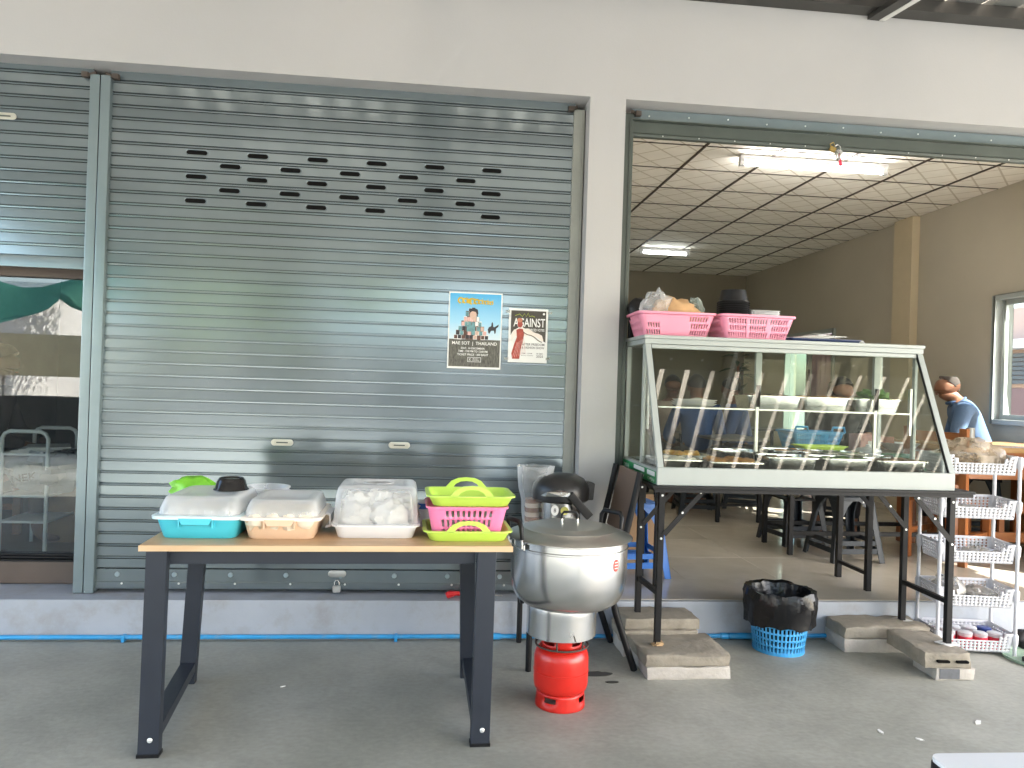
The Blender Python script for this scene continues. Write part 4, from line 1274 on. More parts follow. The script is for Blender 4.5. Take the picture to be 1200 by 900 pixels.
def folding_table(name, label, loc, x0, x1, y0, y1, ztop, legs, rz=0, top=None, group=None, th=.03, braces=True, lean=None):
    """legs: list of (x, y, zfoot, side) in world coordinates relative to loc"""
    t = thing(name, label, 'table', loc, rz, group)
    MB().box(x0, x1, y0, y1, ztop - th * .45, ztop).build('table_top', top or m_blackpaint, t, bevel=.003)
    fr = MB()
    fr.box(x0 + .01, x1 - .01, y0 + .004, y0 + .024, ztop - th, ztop - th * .45 - .0005).box(x0 + .01, x1 - .01, y1 - .024, y1 - .004, ztop - th, ztop - th * .45 - .0005)
    fr.build('top_frame', m_blackpaint, t)
    for (x, y, zf, s) in legs:
        lg = MB().box(x - .0145, x + .0145, y - .0145, y + .0145, zf, ztop - th - .0005).build('leg', m_blackpaint, t, bevel=.002)
        if braces:
            zb = ztop - .25
            MB().bar((x + s * .012, y - .018, zb), (x + s * .205, y - .018, ztop - th - .004), .006, .024, (0, 0, 1)).build('brace', m_blackpaint, t)
            for px, pz in ((x, ztop - .06), (x, zb - .02), (x + s * .10, zb + .108), (x + s * .19, ztop - th - .012)):
                MB().lathe([(.0062, 0), (.005, .004)], 10).xf(Matrix.Rotation(R(90), 4, 'X')).build('leg_bolt', m_dot, lg, smooth=50, loc=(px, y - .0215 if px != x else y - .0146, pz))
    return t


LZ = .905
st = folding_table('stall_table', 'black folding table propped on concrete slabs, carrying the glass food case', (0, 0, 0), 1.035, 2.665, -.56, .14, LZ,
                   [(1.118, -.43, .118, 1), (1.10, -.135, .186, 1), (2.588, -.49, .140, -1), (2.60, -.105, .136, -1)])
MB().bar((1.118, -.415, .365), (1.102, -.150, .365), .022, .022).build('leg_rail', m_blackpaint, st)
MB().bar((2.589, -.475, .345), (2.599, -.120, .345), .022, .022).build('leg_rail', m_blackpaint, st)
for x, y, z, n_ in ((2.588, -.49, .1375, m_paper), (2.60, -.105, .1335, m_paper)):
    MB().obox((x, y, z + .001), (.085, .075, .004), (0, 0, .3)).build('foot_pad', n_, st)
wdg = MB()
for k in range(4):
    wdg.obox((1.118 + .003 * k, -.43 - .006 * (k % 2), .1155 + .005 * k), (.05 - .004 * k, .035, .0045), (0, 0, .5 * k))
tag(wdg.build('wood_shim', wood_mat('shim_wood', (.5, .33, .17), (.6, .42, .24))), 'thin wooden shims wedged under the front left stall leg', 'shims')

# ------------------------------------------------------------------ glass food case
CX0, CX1, YF, YT, YB, Z0, Z1 = 1.062, 2.572, -.535, -.255, .12, LZ + .0008, 1.638
K = thing('food_case', 'glass food display case with white frame and slanted front on the black folding table', 'display case', ((CX0 + CX1) / 2, -.2, Z0))
def kx(x): return x - (CX0 + CX1) / 2
def ky(y): return y + .2
def kz(z): return z - Z0
hx = (CX1 - CX0) / 2
F = MB()
F.box(-hx, hx, ky(YF), ky(YF) + .026, 0, .085)                       # bottom front rail
F.build('front_rail', m_frame, K, bevel=.003)
F = MB()
for s in (-1, 1):
    a, b = sorted((s * hx, s * (hx - .026)))
    F.box(a, b, ky(YF) + .0265, ky(YB), 0, .075)
F.box(-hx + .0265, hx - .0265, ky(YB) - .026, ky(YB), 0, .075)
F.build('end_rail', m_frame, K, bevel=.002)
MB().box(-hx + .027, hx - .027, ky(YF) + .0275, ky(YB) - .027, .0565, .0620).build('deck', m_black, K)
# top: shallow box with an overhanging lip
F = MB()
F.box(-hx - .008, hx + .008, ky(YT) - .012, ky(YB) + .008, kz(Z1) - .018, kz(Z1))
F.box(-hx - .002, hx + .002, ky(YT) - .006, ky(YB) + .003, kz(Z1) - .045, kz(Z1) - .0185)
F.build('top_panel', m_frame, K, bevel=.003)
MB().box(-hx + .03, hx - .03, ky(YT) + .0, ky(YT) + .02, kz(Z1) - .068, kz(Z1) - .047).build('top_rail', m_frame, K, bevel=.002)
# slanted corner posts
for s in (-1, 1):
    a, b = sorted((s * hx, s * (hx - .030)))
    MB().loft([[(a, ky(YF), .0855), (b, ky(YF), .0855), (b, ky(YF) + .024, .0855), (a, ky(YF) + .024, .0855)],
               [(a, ky(YT) - .004, kz(Z1) - .0455), (b, ky(YT) - .004, kz(Z1) - .0455), (b, ky(YT) + .022, kz(Z1) - .0455), (a, ky(YT) + .022, kz(Z1) - .0455)]]).build('corner_post', m_frame, K, bevel=.002)
    a2, b2 = sorted((s * hx, s * (hx - .024)))
    MB().box(a2, b2, ky(YB) - .024, ky(YB), .0755, kz(Z1) - .0455).build('rear_post', m_frame, K, bevel=.002)
    ym = ky(-.215)
    MB().box(a2 + .004, b2 - .004, ym - .012, ym + .012, .0755, kz(Z1) - .0455).build('middle_post', m_frame, K, bevel=.002)
    bx = s * (hx - .035)
    MB().box(bx - .006, bx + .006, ym - .010, ym + .010, .25, .50).build('shelf_bracket', m_galv, K)
    # end pane (a trapezoid)
    xe = s * (hx - .013)
    MB().prism([(ky(YF) + .03, .08), (ky(YB) - .026, .08), (ky(YB) - .026, kz(Z1) - .05), (ky(YT) + .024, kz(Z1) - .05)], xe - .002, xe + .002, 'yz').build('end_pane', m_glass, K)
    # black rubber seal down the slanted post
    xs_ = s * (hx - .0315)
    MB().bar((xs_, ky(YF) + .008, .088), (xs_, ky(YT) + .004, kz(Z1) - .05), .004, .012, (0, 1, 0)).build('seal', m_black, K)
for x in (1.684, 2.34):
    x_, yp = kx(x), ky(-.215)
    MB().box(x_ - .016, x_ + .016, yp - .011, yp + .011, kz(1.365), kz(Z1) - .0455).build('shelf_post', m_frame, K, bevel=.002)
    MB().box(x_ - .008, x_ + .008, yp - .006, yp + .006, .0630, kz(1.364)).build('shelf_post', m_galv, K, bevel=.001)
    MB().box(x_ - .011, x_ + .011, yp - .0135, yp - .0112, kz(1.285), kz(1.40)).build('shelf_bracket', m_flat_black, K)
# slanted front pane
sl_ = MB()
p0, p1 = (ky(YF) + .012, .086), (ky(YT) + .008, kz(Z1) - .047)
sl_.prism([p0, (p0[0] + .004, p0[1]), (p1[0] + .004, p1[1]), p1], -hx + .031, hx - .031, 'yz')
sl_.build('front_pane', m_case_glass, K)
for x0_, x1_ in ((-hx + .03, .0), (.01, hx - .03)):
    MB().box(x0_, x1_, ky(YB) - .012, ky(YB) - .008, .08, kz(Z1) - .05).build('rear_pane', m_rear_glass, K)
SHZ = kz(1.268)
MB().box(-hx + .04, hx - .04, ky(-.235), ky(.08), SHZ, SHZ + .005).build('glass_shelf', m_glass, K)
MB().box(-hx + .04, hx - .04, ky(-.240), ky(-.2355), SHZ - .001, SHZ + .007).build('shelf_edge', m_galv, K)
# green printed strip on the left end
MB().box(-hx - .0022, -hx - .0006, ky(YF) + .02, ky(YB) - .01, .004, .062).build('green_strip', M('green_print', (.02, .26, .09), .45, var=.25, scale=25), K)
txm = MB()
for ya, yb, za, zb in ((ky(-.32), ky(-.12), .036, .058), (ky(-.50), ky(-.37), .036, .058)):
    txm.box(-hx - .0030, -hx - .0024, ya, yb, za, zb)
txm.build('strip_label', m_paper, K)
for s_, yc, zc, w_, h_ in (('2011', .03, .032, .10, .034), ('FOOD SHOP', -.22, .018, .20, .014), ('OPEN', -.44, .018, .11, .014)):
    t_ = text_mb(s_, w_, h_, 0, zc, 0)
    t_.v = [(-hx - .0032, ky(yc) - p[0], p[2]) for p in t_.v]
    t_.build('strip_lettering', i_white, K)

# trays and food
m_rice = M('white_rice', (.75, .72, .64), .8, bump=.8, bscale=150)
m_fry = M('fried_food', (.30, .11, .02), .5, rgb2=(.52, .26, .06), scale=22, bump=.6, bscale=60)
m_curry = M('dark_curry', (.10, .045, .015), .35, rgb2=(.22, .10, .03), scale=30, bump=.5, bscale=50)
m_green = M('green_vegetable', (.05, .13, .02), .5, rgb2=(.13, .26, .05), scale=26, bump=.5, bscale=50)
m_orange = M('orange_food', (.55, .22, .03), .45, rgb2=(.60, .42, .1), scale=30, bump=.5, bscale=60)


def food_tray(label, x, y, z, w_, d_, h_, food, fill=.6, rz=0, seed=0, group='steel food trays in the glass case'):
    t = thing('food_tray', label, 'food tray', (x, y, z), rz, group)
    tray_mb(w_, d_, h_, .03, .90, .010, .0025).build('tray_body', m_stain, t, smooth=35)
    if food:
        fm = MB()
        rr = random.Random(seed)
        fm.loft([[(a, b, h_ * .08) for a, b in rrect(w_ * .86, d_ * .86, .02, 3)], [(a, b, h_ * fill * .7) for a, b in rrect(w_ * .88, d_ * .88, .02, 3)], [(a, b, h_ * fill * .8) for a, b in rrect(w_ * .7, d_ * .7, .02, 3)]], True, True)
        for k in range(16):
            r_ = rr.uniform(.018, .032)
            fm.blob((rr.uniform(-.34, .34) * w_, rr.uniform(-.34, .34) * d_, h_ * (fill * .75 + .22)), (r_ * 1.3, r_, r_ * .6), .5, 2.5, k + seed, 9, 6)
        fm.build('food_heap', food, t, smooth=50)
    return t


D0 = Z0 + .0625
for x, y, w_, d_, h_, fd, fl_, lb in (
        (1.21, -.30, .25, .20, .048, m_rice, .8, 'steel tray of white rice at the left end of the case floor'),
        (1.50, -.33, .27, .22, .045, m_fry, 1.0, 'shallow steel tray of fried pieces, second from the left on the case floor'),
        (1.79, -.335, .265, .20, .075, m_curry, .7, 'deep steel tray of dark curry in the middle of the case floor'),
        (2.07, -.34, .25, .20, .075, m_green, .75, 'deep steel tray of green vegetables right of the middle on the case floor'),
        (2.365, -.34, .265, .20, .070, m_curry, .8, 'deep steel tray at the right end of the case floor'),
        (1.36, -.06, .24, .20, .05, m_orange, 1.0, 'steel tray of orange food in the back row at the left'),
        (1.66, -.05, .24, .20, .075, None, .6, 'empty steel tray in the back row near the middle stile'),
        (1.95, -.05, .25, .20, .085, m_fry, .8, 'steel tray of brown food in the back row right of the middle'),
        (2.23, -.05, .25, .20, .08, m_green, .8, 'steel tray of greens in the back row towards the right')):
    food_tray(lb, x, y, D0, w_, d_, h_, fd, fl_, R(random.uniform(-2, 2)), int(x * 100))
for x, w_, fd, lb in ((1.80, .30, m_curry, 'steel tray on the glass shelf beside the left rear stile'),
                      (2.08, .28, m_fry, 'steel tray on the middle of the glass shelf'), (2.375, .27, m_green, 'steel tray of leafy greens at the right end of the glass shelf')):
    food_tray(lb, x, -.08, Z0 + SHZ + .0055, w_, .22, .072, fd, .9, R(1), int(x * 90), 'steel trays on the glass shelf')
for k, (x, z) in enumerate(((1.36, .0), (1.36, .011), (1.365, .022))):
    pm = MB().lathe([(.06, 0), (.10, .006), (.118, .016), (.12, .018), (.10, .009), (.06, .003)], 26).build('plate', m_white if k % 2 else m_paper, smooth=40, loc=(x + .03, -.08, Z0 + SHZ + .0055 + z))
    tag(pm, ('lowest', 'middle', 'topmost')[k] + ' white plate of the small stack on the left of the glass shelf', 'plate', 'plates on the glass shelf')
for k, (x, y, a) in enumerate(((1.60, -.30, 30), (1.93, -.25, 20), (2.12, -.28, -25), (2.30, -.30, 15))):
    lad = thing('serving_spoon', ('steel serving spoon leaning from the fried pieces', 'steel serving spoon lying across the middle trays', 'steel serving spoon resting on the vegetable tray', 'steel serving spoon beside the right end tray')[k],
                'spoon', (x, y, D0 + .085), R(a), 'serving spoons in the food case')
    MB().tube([(-.12, 0, .02), (.02, 0, .0), (.06, 0, -.004)], [.0035, .004, .003], 6).build('spoon_stem', m_stain, lad, smooth=60)
    MB().blob((.085, 0, -.004), (.034, .022, .007), 0, 1, 0, 12, 6).build('spoon_bowl', m_stain, lad, smooth=60)
cb_ = thing('white_pot', 'small white lidded pot in the back right corner of the food case', 'pot', (2.42, -.03, D0))
MB().lathe([(.05, 0), (.062, .01), (.066, .08), (.07, .085), (.06, .10), (.02, .108), (.012, .112), (.012, .122), (.001, .124)], 26).build('pot_body', m_white, cb_, smooth=40)
kt_ = thing('steel_can', 'steel cup in the back row of the food case beside the rear stile', 'cup', (1.80, -.10, D0))
MB().lathe([(.036, 0), (.042, .004), (.042, .085), (.044, .088), (.038, .088), (.036, .01)], 24).build('cup_body', m_stain, kt_, smooth=40)
li = MB().blob((0, 0, .03), (.085, .05, .03), .5, 3, 4, 20, 10, zmin=0).build('leafy_herbs', m_green, smooth=40, loc=(2.44, -.03, Z0 + SHZ + .074)); tag(li, 'dark leafy herbs heaped on the right tray of the glass shelf', 'herbs')

# ------------------------------------------------------------------ on top of the case
m_pinkb = M('soft_pink_plastic', (.80, .30, .42), .38, var=.04)
ZT = Z1 + .0006


def shallow_basket(label, loc, w_, d_, h_, mat, rz=0, nm='pink_basket', group=None, plain=None):
    t = thing(nm, label, 'basket', loc, rz, group)
    n = 180
    k0 = .82
    r0 = [(*rrect_at(w_ * k0, d_ * k0, .02, k / n), .0) for k in range(n)]
    r1 = [(*rrect_at(w_, d_, .03, k / n), h_ - .008) for k in range(n)]
    zf = [0, .08, .28, .38, .58, .68, .88, 1]
    def hole(i, j, c):
        if j not in (1, 3, 5) or i % 2:
            return False
        a = abs(c[0]) / (w_ / 2)
        if abs(c[1]) > d_ * .38:
            if plain and plain(c[0], j):
                return False
            return a < .82 and not (.24 < a < .32)
        return abs(c[1]) < d_ * .32
    mb = MB().perf(r0, r1, zf, hole)
    mb.loft([[(x, y, 0) for x, y in rrect(w_ * k0, d_ * k0, .02, 4)]], True, False)
    mb.build('basket_wall', mat, t, smooth=35, solid=.0028)
    rg_ = lambda o, z: [(x, y, z) for x, y in rrect(w_ + o, d_ + o, .032, 5)]
    MB().loft([rg_(-.004, h_ - .014), rg_(.016, h_ - .010), rg_(.018, h_), rg_(-.002, h_ + .001)], False, False).build('basket_rim', mat, t, smooth=50, solid=.002)
    return t


pk1 = shallow_basket('left pink basket on the food case, holding clear bags and tan food', (1.245, -.075, ZT), .40, .29, .125, m_pinkb, R(-1), group='pink baskets on top of the food case',
                     plain=lambda x, j: -.09 < x < .06 or (j == 5 and x < -.05))
pk2 = shallow_basket('right pink basket on the food case, holding black bowls and clear boxes', (1.665, -.10, ZT), .40, .29, .125, m_pinkb, R(2), group='pink baskets on top of the food case')
m_cloth = M('tan_bread', (.62, .38, .19), .8, var=.15, scale=10, bump=.3, bscale=30)
o_ = MB().blob((0, 0, .08), (.13, .10, .105), .4, 2.2, 3, 20, 12, zmin=0).blob((.10, 0, .07), (.09, .06, .05), .4, 2.4, 6, 16, 9, zmin=0).build('tan_bundle', m_cloth, smooth=50, loc=(1.275, -.06, ZT + .035)); tag(o_, 'tan crumpled bundle in the left pink basket', 'bundle')
o_ = MB().blob((0, 0, .11), (.085, .07, .12), .35, 3, 8, 24, 16, zmin=0).build('clear_bag', m_film, smooth=25, loc=(1.165, -.10, ZT + .015)); tag(o_, 'shiny clear plastic bag standing in the left pink basket', 'bag')
o_ = MB().blob((0, 0, .09), (.05, .05, .09), .3, 3, 2, 18, 12, zmin=0).build('pale_green_bag', M('pale_green_film', (.5, .6, .56), .3, alpha=.3), smooth=40, loc=(1.40, -.02, ZT + .05)); tag(o_, 'small pale green bag behind the tan bundle', 'bag')
o_ = MB().blob((0, 0, .06), (.06, .05, .08), .2, 2, 2, 14, 9, zmin=0).build('dark_pouch', m_black, smooth=50, loc=(1.095, .03, ZT + .085)); tag(o_, 'dark pouch at the back left corner of the left pink basket', 'pouch')
bs = thing('bowl_stack', 'stack of black plastic bowls upside down in the right pink basket', 'bowls', (1.60, -.06, ZT + .13))
for k in range(7):
    z = .012 * k
    MB().lathe([(.088, z), (.085, z + .008), (.078, z + .012), (.066, z + .062 + .008 * (k == 6)), (.062, z + .068), (.058, z + .066), (.060, z + .06)], 28, cap0=False).build('black_bowl', m_black, bs, smooth=40)
bx = thing('clear_boxes', 'stack of clear plastic boxes at the right of the right pink basket', 'boxes', (1.76, -.06, ZT + .075))
for k in range(4):
    tray_mb(.16, .12, .055, .015, .9, .005, .002, 3).build('clear_box', m_lid, bx, smooth=40, loc=(0, 0, .012 * k))
bn = thing('blue_tray', 'dark blue flat tray on the right half of the food case top', 'tray', (2.08, -.04, ZT))
tray_mb(.40, .26, .022, .02, .96, .005).build('tray_body', M('navy_plastic', (.012, .035, .12), .4), bn, smooth=40)
pl_ = thing('paper_pile', 'white papers with a wire clip lying on the dark blue tray', 'papers', (2.06, -.05, ZT + .0225))
for k in range(5):
    MB().obox((.03 * k - .06, .01 * (k % 2), .003 + .004 * k), (.20, .15, .0035), (0, 0, .12 * k - .2)).build('sheet', m_paper, pl_)
MB().tube([(-.05, 0, .02), (0, -.02, .034), (.09, 0, .036), (.12, .03, .022)], .002, 5).build('wire_clip', m_galv, pl_)
rl = thing('paper_roll', 'white rolled paper with a curled end at the right edge of the blue tray', 'roll', (2.19, -.14, ZT))
MB().cyl((-.11, 0, .012), (.09, 0, .012), .0115, 16).build('roll_body', m_paper, rl, smooth=40)
MB().tube([(.09, 0, .012), (.10, 0, .018), (.115, 0, .016), (.118, 0, .008)], .006, 8).build('curled_end', m_white, rl, smooth=50)
o_ = MB().prism(rrect(.05, .03, .006, 3), 0, .14, 'xy').build('black_holder', m_black, loc=(1.085, .085, ZT)); tag(o_, 'small black upright holder behind the left end of the left pink basket', 'holder')

# ------------------------------------------------------------------ waste basket
m_blueb = M('sky_blue_plastic', (.06, .36, .72), .36, var=.05)
BN = thing('waste_basket', 'sky blue slotted waste basket on the ground under the food case', 'waste basket', (1.865, -.165, 0))
nb_ = 88
def cring(r_, z, n=nb_): return [(r_ * math.cos(2 * PI * k / n), r_ * math.sin(2 * PI * k / n), z) for k in range(n)]
zf = [0, .05]
for k in range(7):
    zf += [.05 + .12 * k + .085, .05 + .12 * (k + 1)]
zf = [z for z in zf if z < .93] + [.94, 1]
MB().perf(cring(.128, .004), cring(.162, .285), zf, lambda i, j, c: j % 2 == 1 and j < len(zf) - 3 and i % 2 == 0).loft([cring(.128, .004, 24)], True, False).build('basket_wall', m_blueb, BN, smooth=30, solid=.003)
MB().lathe([(.128, 0), (.133, .0), (.133, .012), (.129, .012)], 40, cap0=False, cap1=False).lathe([(.160, .276), (.168, .278), (.168, .288), (.160, .288)], 40, cap0=False, cap1=False).build('basket_rim', m_blueb, BN, smooth=40)
m_binbag = M('black_bag_film', (.007, .007, .008), .24, var=.2, bump=.45, bscale=22, spec=.35)
bgm = MB()
rings = []
rnd2 = random.Random(3)
for k, (r_, z) in enumerate(((.115, .06), (.130, .16), (.146, .27), (.158, .318), (.178, .324), (.187, .29), (.186, .25), (.181, .20), (.178, .15))):
    ring = []
    for j in range(64):
        a = 2 * PI * j / 64
        w_ = .005 * math.sin(a * 11 + k) + .005 * noise.noise((math.cos(a) * 4, math.sin(a) * 4, k * .9)) + .004 * math.sin(a * 23 + 2 * k)
        zz_ = z + .016 * noise.noise((math.cos(a) * 2, math.sin(a) * 2, 3 + k * .3)) + (.022 * noise.noise((math.cos(a) * 3, math.sin(a) * 3, 8)) if k == 8 else 0)
        rr_ = r_ + (w_ if k > 2 else 0)
        ring.append((rr_ * math.cos(a), rr_ * math.sin(a), zz_))
    rings.append(ring)
bgm.loft(rings, True, False)
o_ = bgm.build('bin_liner', m_binbag, smooth=30, loc=(1.865, -.165, 0)); tag(o_, 'crumpled black bin bag draped over the blue waste basket', 'bin bag')

# ------------------------------------------------------------------ white tiered rack
m_rack = M('rack_white_plastic', (.60, .60, .64), .38, var=.02)
RZ = R(-9)
RK = thing('tiered_rack', 'white plastic rack of five perforated trays beside the stall table', 'rack', (2.935, -.155, 0), RZ)
RW, RD = .40, .25
m_n = 112
for k in range(5):
    zb = .018 + .236 * k
    hh = .102
    n = m_n
    fr_ = [(q // 2 + (.45 if q % 2 else 0)) / (n // 2) for q in range(n)]
    r0 = [(*rrect_at(RW - .03, RD - .03, .016, f_), zb) for f_ in fr_]
    r1 = [(*rrect_at(RW - .006, RD - .006, .02, f_), zb + hh) for f_ in fr_]
    zfs = [0, .12] + [q for s_ in range(5) for q in (.12 + .16 * s_ + .08, .12 + .16 * s_ + .16)] + [1]
    nz = len(zfs)
    def hole(i, j, c):
        front = c[1] < -RD * .40
        ax = abs(c[0]) / (RW / 2)
        if front and ax < .60 and c[2] > zb + hh * .62:
            return True
        if front and ax < .70 and c[2] > zb + hh * .80:
            return True
        if j % 2 == 1 and i % 2 == 0 and j < nz - 2:
            if abs(c[0]) > RW * .44 and abs(c[1]) > RD * .36:
                return False
            if front and ax < .64 and c[2] > zb + hh * .5:
                return False
            if front:
                return ax < .86
            return abs(c[1]) < RD * .36 or ax < .86
        return False
    mb = MB().perf(r0, r1, zfs, hole)
    nx, ny = 1, 1
    mb.loft([[(x, y, zb) for x, y in rrect(RW - .03, RD - .03, .016, 4)]], True, False)
    ty = mb.build('tray', m_rack, RK, smooth=30, solid=.0028)
for sx in (-1, 1):
    for sy in (-1, 1):
        x, y = sx * (RW / 2 + .001), sy * (RD / 2 - .012)
        pm = MB().tube([(x, y, .0), (x, y, 1.05 if sy < 0 else 1.065)], .0095, 10)
        for k in range(5):
            zb = .018 + .236 * k
            pm.lathe([(.010, zb + .03), (.015, zb + .05), (.0165, zb + .092), (.011, zb + .10)], 12, x, y)
        pm.build('rack_post', m_rack, RK, smooth=40)
def on_rack(dx, dy, tier): 
    c, s = math.cos(RZ), math.sin(RZ)
    return (2.935 + dx * c - dy * s, -.155 + dx * s + dy * c, .018 + .236 * tier + .002)
m_brownbag = M('brown_snack_film', (.36, .27, .17), .28, rgb2=(.50, .42, .31), scale=14, bump=.7, bscale=20, alpha=.42, spec=.8)
sn = MB()
rr = random.Random(12)
for k in range(70):
    a_ = rr.uniform(0, 2 * PI); q_ = rr.random() ** .5
    sn.blob((.135 * q_ * math.cos(a_), .075 * q_ * math.sin(a_), .02 + rr.uniform(0, .10) * (1 - q_ * .7)), (rr.uniform(.014, .024), rr.uniform(.012, .02), .011), .5, 2.5, k, 7, 5)
o_ = sn.build('snack_heap', M('tan_snacks', (.42, .27, .13), .7, rgb2=(.58, .42, .24), scale=25), smooth=50, loc=on_rack(0, 0, 4)); o_.rotation_euler = (0, 0, RZ); tag(o_, 'heap of tan snacks inside the clear bags on the top rack tray', 'snacks')
o_ = MB().blob((0, 0, .075), (.165, .10, .10), .45, 3.2, 9, 28, 14, zmin=0).build('snack_bags', m_brownbag, smooth=35, loc=on_rack(.0, 0, 4)); o_.rotation_euler = (0, 0, RZ); tag(o_, 'heap of clear bags of brown snacks filling the top tray of the white rack', 'bags')
m_clr = M('clear_bag_grey', (.5, .48, .44), .18, var=.25, scale=12, bump=.7, bscale=22, alpha=.4, spec=1)
for tier, dx, dy, rr_, sd, lb in ((3, -.05, .02, (.12, .09, .03), 3, 'flat clear bag in the second highest tray of the white rack'),
                                  (2, .06, -.01, (.09, .085, .035), 5, 'folded clear bag in the middle tray of the white rack'),
                                  (1, .07, 0, (.09, .09, .045), 7, 'dark clear bag at the right of the second lowest rack tray'),
                                  (1, -.09, .01, (.07, .09, .075), 2, 'puffed clear bag at the left of the second lowest rack tray')):
    o_ = MB().blob((0, 0, rr_[2] * .8), rr_, .5, 3.2, sd, 22, 12, zmin=0).build('clear_bag', m_clr, smooth=30, loc=on_rack(dx, dy, tier)); tag(o_, lb, 'bag', 'bags on the white rack')
m_jam, m_jarlid, m_jarred = M('red_jam', (.70, .05, .08), .3), M('clear_lid_film', (.72, .74, .76), .2, alpha=.55), M('maroon_jam', (.22, .02, .03), .3)
spots = ((-.115, -.05, 'r'), (-.035, -.07, 'r'), (.045, -.07, 'r'), (.125, -.06, 'r'), (-.13, .045, 'm'), (-.045, .03, 'm'), (.04, .025, 'm'), (.12, .03, 'b'))
lbs = ('front row, left end', 'front row, second from left', 'front row, third from left', 'front row, right end', 'back row, left end', 'back row, second from left', 'back row, third from left', 'back row')
for (dx, dy, c), lb in zip(spots, lbs):
    j = thing('jam_jar', 'small round jar in the lowest tray of the white rack, ' + lb, 'jar', on_rack(dx, dy, 0), 0, 'small jars in the lowest tray of the white rack')
    MB().lathe([(.030, 0), (.035, .004), (.035, .066), (.031, .070)], 22).build('jar_body', m_jam if c == 'r' else m_jarred, j, smooth=40)
    MB().lathe([(.0335, .066), (.0355, .068), (.0365, .070), (.0365, .086), (.033, .088)], 22, cap0=False).build('lid', m_jarlid if c != 'b' else M('blue_lid', (.03, .06, .25), .35), j, smooth=40)

# ------------------------------------------------------------------ odds and ends at the right
gt = thing('round_tray', 'round pale green tray on the ground at the right edge', 'tray', (3.22, -.36, 0.001))
MB().lathe([(.15, 0), (.17, .003), (.178, .016), (.183, .017), (.183, .012), (.176, .0)], 40, cap0=True, cap1=False).build('tray_body', M('pale_green_plastic', (.34, .47, .36), .45), gt, smooth=40)
sd = thing('sandal', 'black sandal with a yellow strap lying in the pale green tray', 'sandal', (3.20, -.37, .004), R(20))
MB().prism([(a * 1, b) for a, b in ((-.11, -.03), (-.05, -.04), (.05, -.042), (.11, -.028), (.12, 0), (.11, .028), (.05, .04), (-.05, .034), (-.11, .028), (-.12, 0))], .004, .026, 'xy').build('sole', m_black, sd, bevel=.004)
MB().tube([(.0, -.042, .02), (.02, -.03, .055), (.04, 0, .066), (.02, .03, .055), (0, .042, .02)], .010, 8).build('strap', M('yellow_strap', (.62, .42, .05), .5), sd, smooth=60)
o_ = MB().blob((0, 0, .05), (.09, .05, .055), .35, 2.5, 4, 18, 10, zmin=0).build('black_bundle', m_black, smooth=45, loc=(3.28, -.17, .001)); tag(o_, 'black bundle behind the round green tray beside the rack', 'bundle')
NT = thing('white_table', 'corner of a white topped table with dark edge in the near right corner', 'table', (1.245, -3.085, 0), R(-1))
wt_ = rrect(1.2, .60, .02, 5, .22, .0)
MB().prism(wt_, .7295, .738, 'xy').build('table_top', M('pale_laminate', (.70, .73, .78), .3, var=.03), NT, bevel=.002)
MB().prism(rrect(1.204, .604, .022, 5, .22, .0), .705, .729, 'xy').build('table_edge', m_blackpaint, NT, bevel=.002)
for x in (-.34, .78):
    for y in (-.26, .26):
        MB().box(x - .014, x + .014, y - .014, y + .014, 0, .7045).build('leg', m_blackpaint, NT, bevel=.002)
# scraps and stains on the concrete
for k, (x, y, a, lb) in enumerate(((2.318, -1.06, .4, 'white torn scrap on the concrete in front of the hollow block'), (1.84, -1.13, 1.2, 'tiny white scrap on the concrete, left one of the two near the white table'),
                                   (1.96, -1.20, 2.1, 'tiny white scrap on the concrete, right one of the two near the white table'), (-.62, -.62, .3, 'tiny pale crumb on the concrete under the long table'))):
    s_ = (.026, .021, .016, .012)[k]
    o_ = MB().prism([(-s_, -.3 * s_), (-.2 * s_, -.5 * s_), (s_, .1 * s_), (.5 * s_, .5 * s_), (-.4 * s_, .25 * s_)], .001, .004, 'xy').build('paper_scrap', m_paper, loc=(x, y, 0))
    o_.rotation_euler = (0, 0, a); tag(o_, lb, 'scrap', 'scraps on the concrete')
m_spill = M('dark_spill', (.03, .028, .025), .3)
for k, (x, y, sx, sy, lb) in enumerate(((.80, -.50, .085, .028, 'dark wet stain on the concrete right of the gas bottle'), (.86, -.60, .03, .012, 'small dark spot on the concrete beside the wet stain'), (.70, -.42, .06, .02, 'dark smear on the concrete behind the gas bottle'))):
    o_ = MB().prism([(sx * math.cos(t) * (1 + .3 * noise.noise((math.cos(t) * 2, math.sin(t) * 2, k))), sy * math.sin(t) * (1 + .4 * noise.noise((math.cos(t) * 3, math.sin(t) * 3, k + 5)))) for t in [2 * PI * q / 24 for q in range(24)]], .0005, .0022, 'xy').build('stain', m_spill, loc=(x, y, 0)); tag(o_, lb, 'stain', 'stains on the concrete')
# ------------------------------------------------------------------ furniture of the room


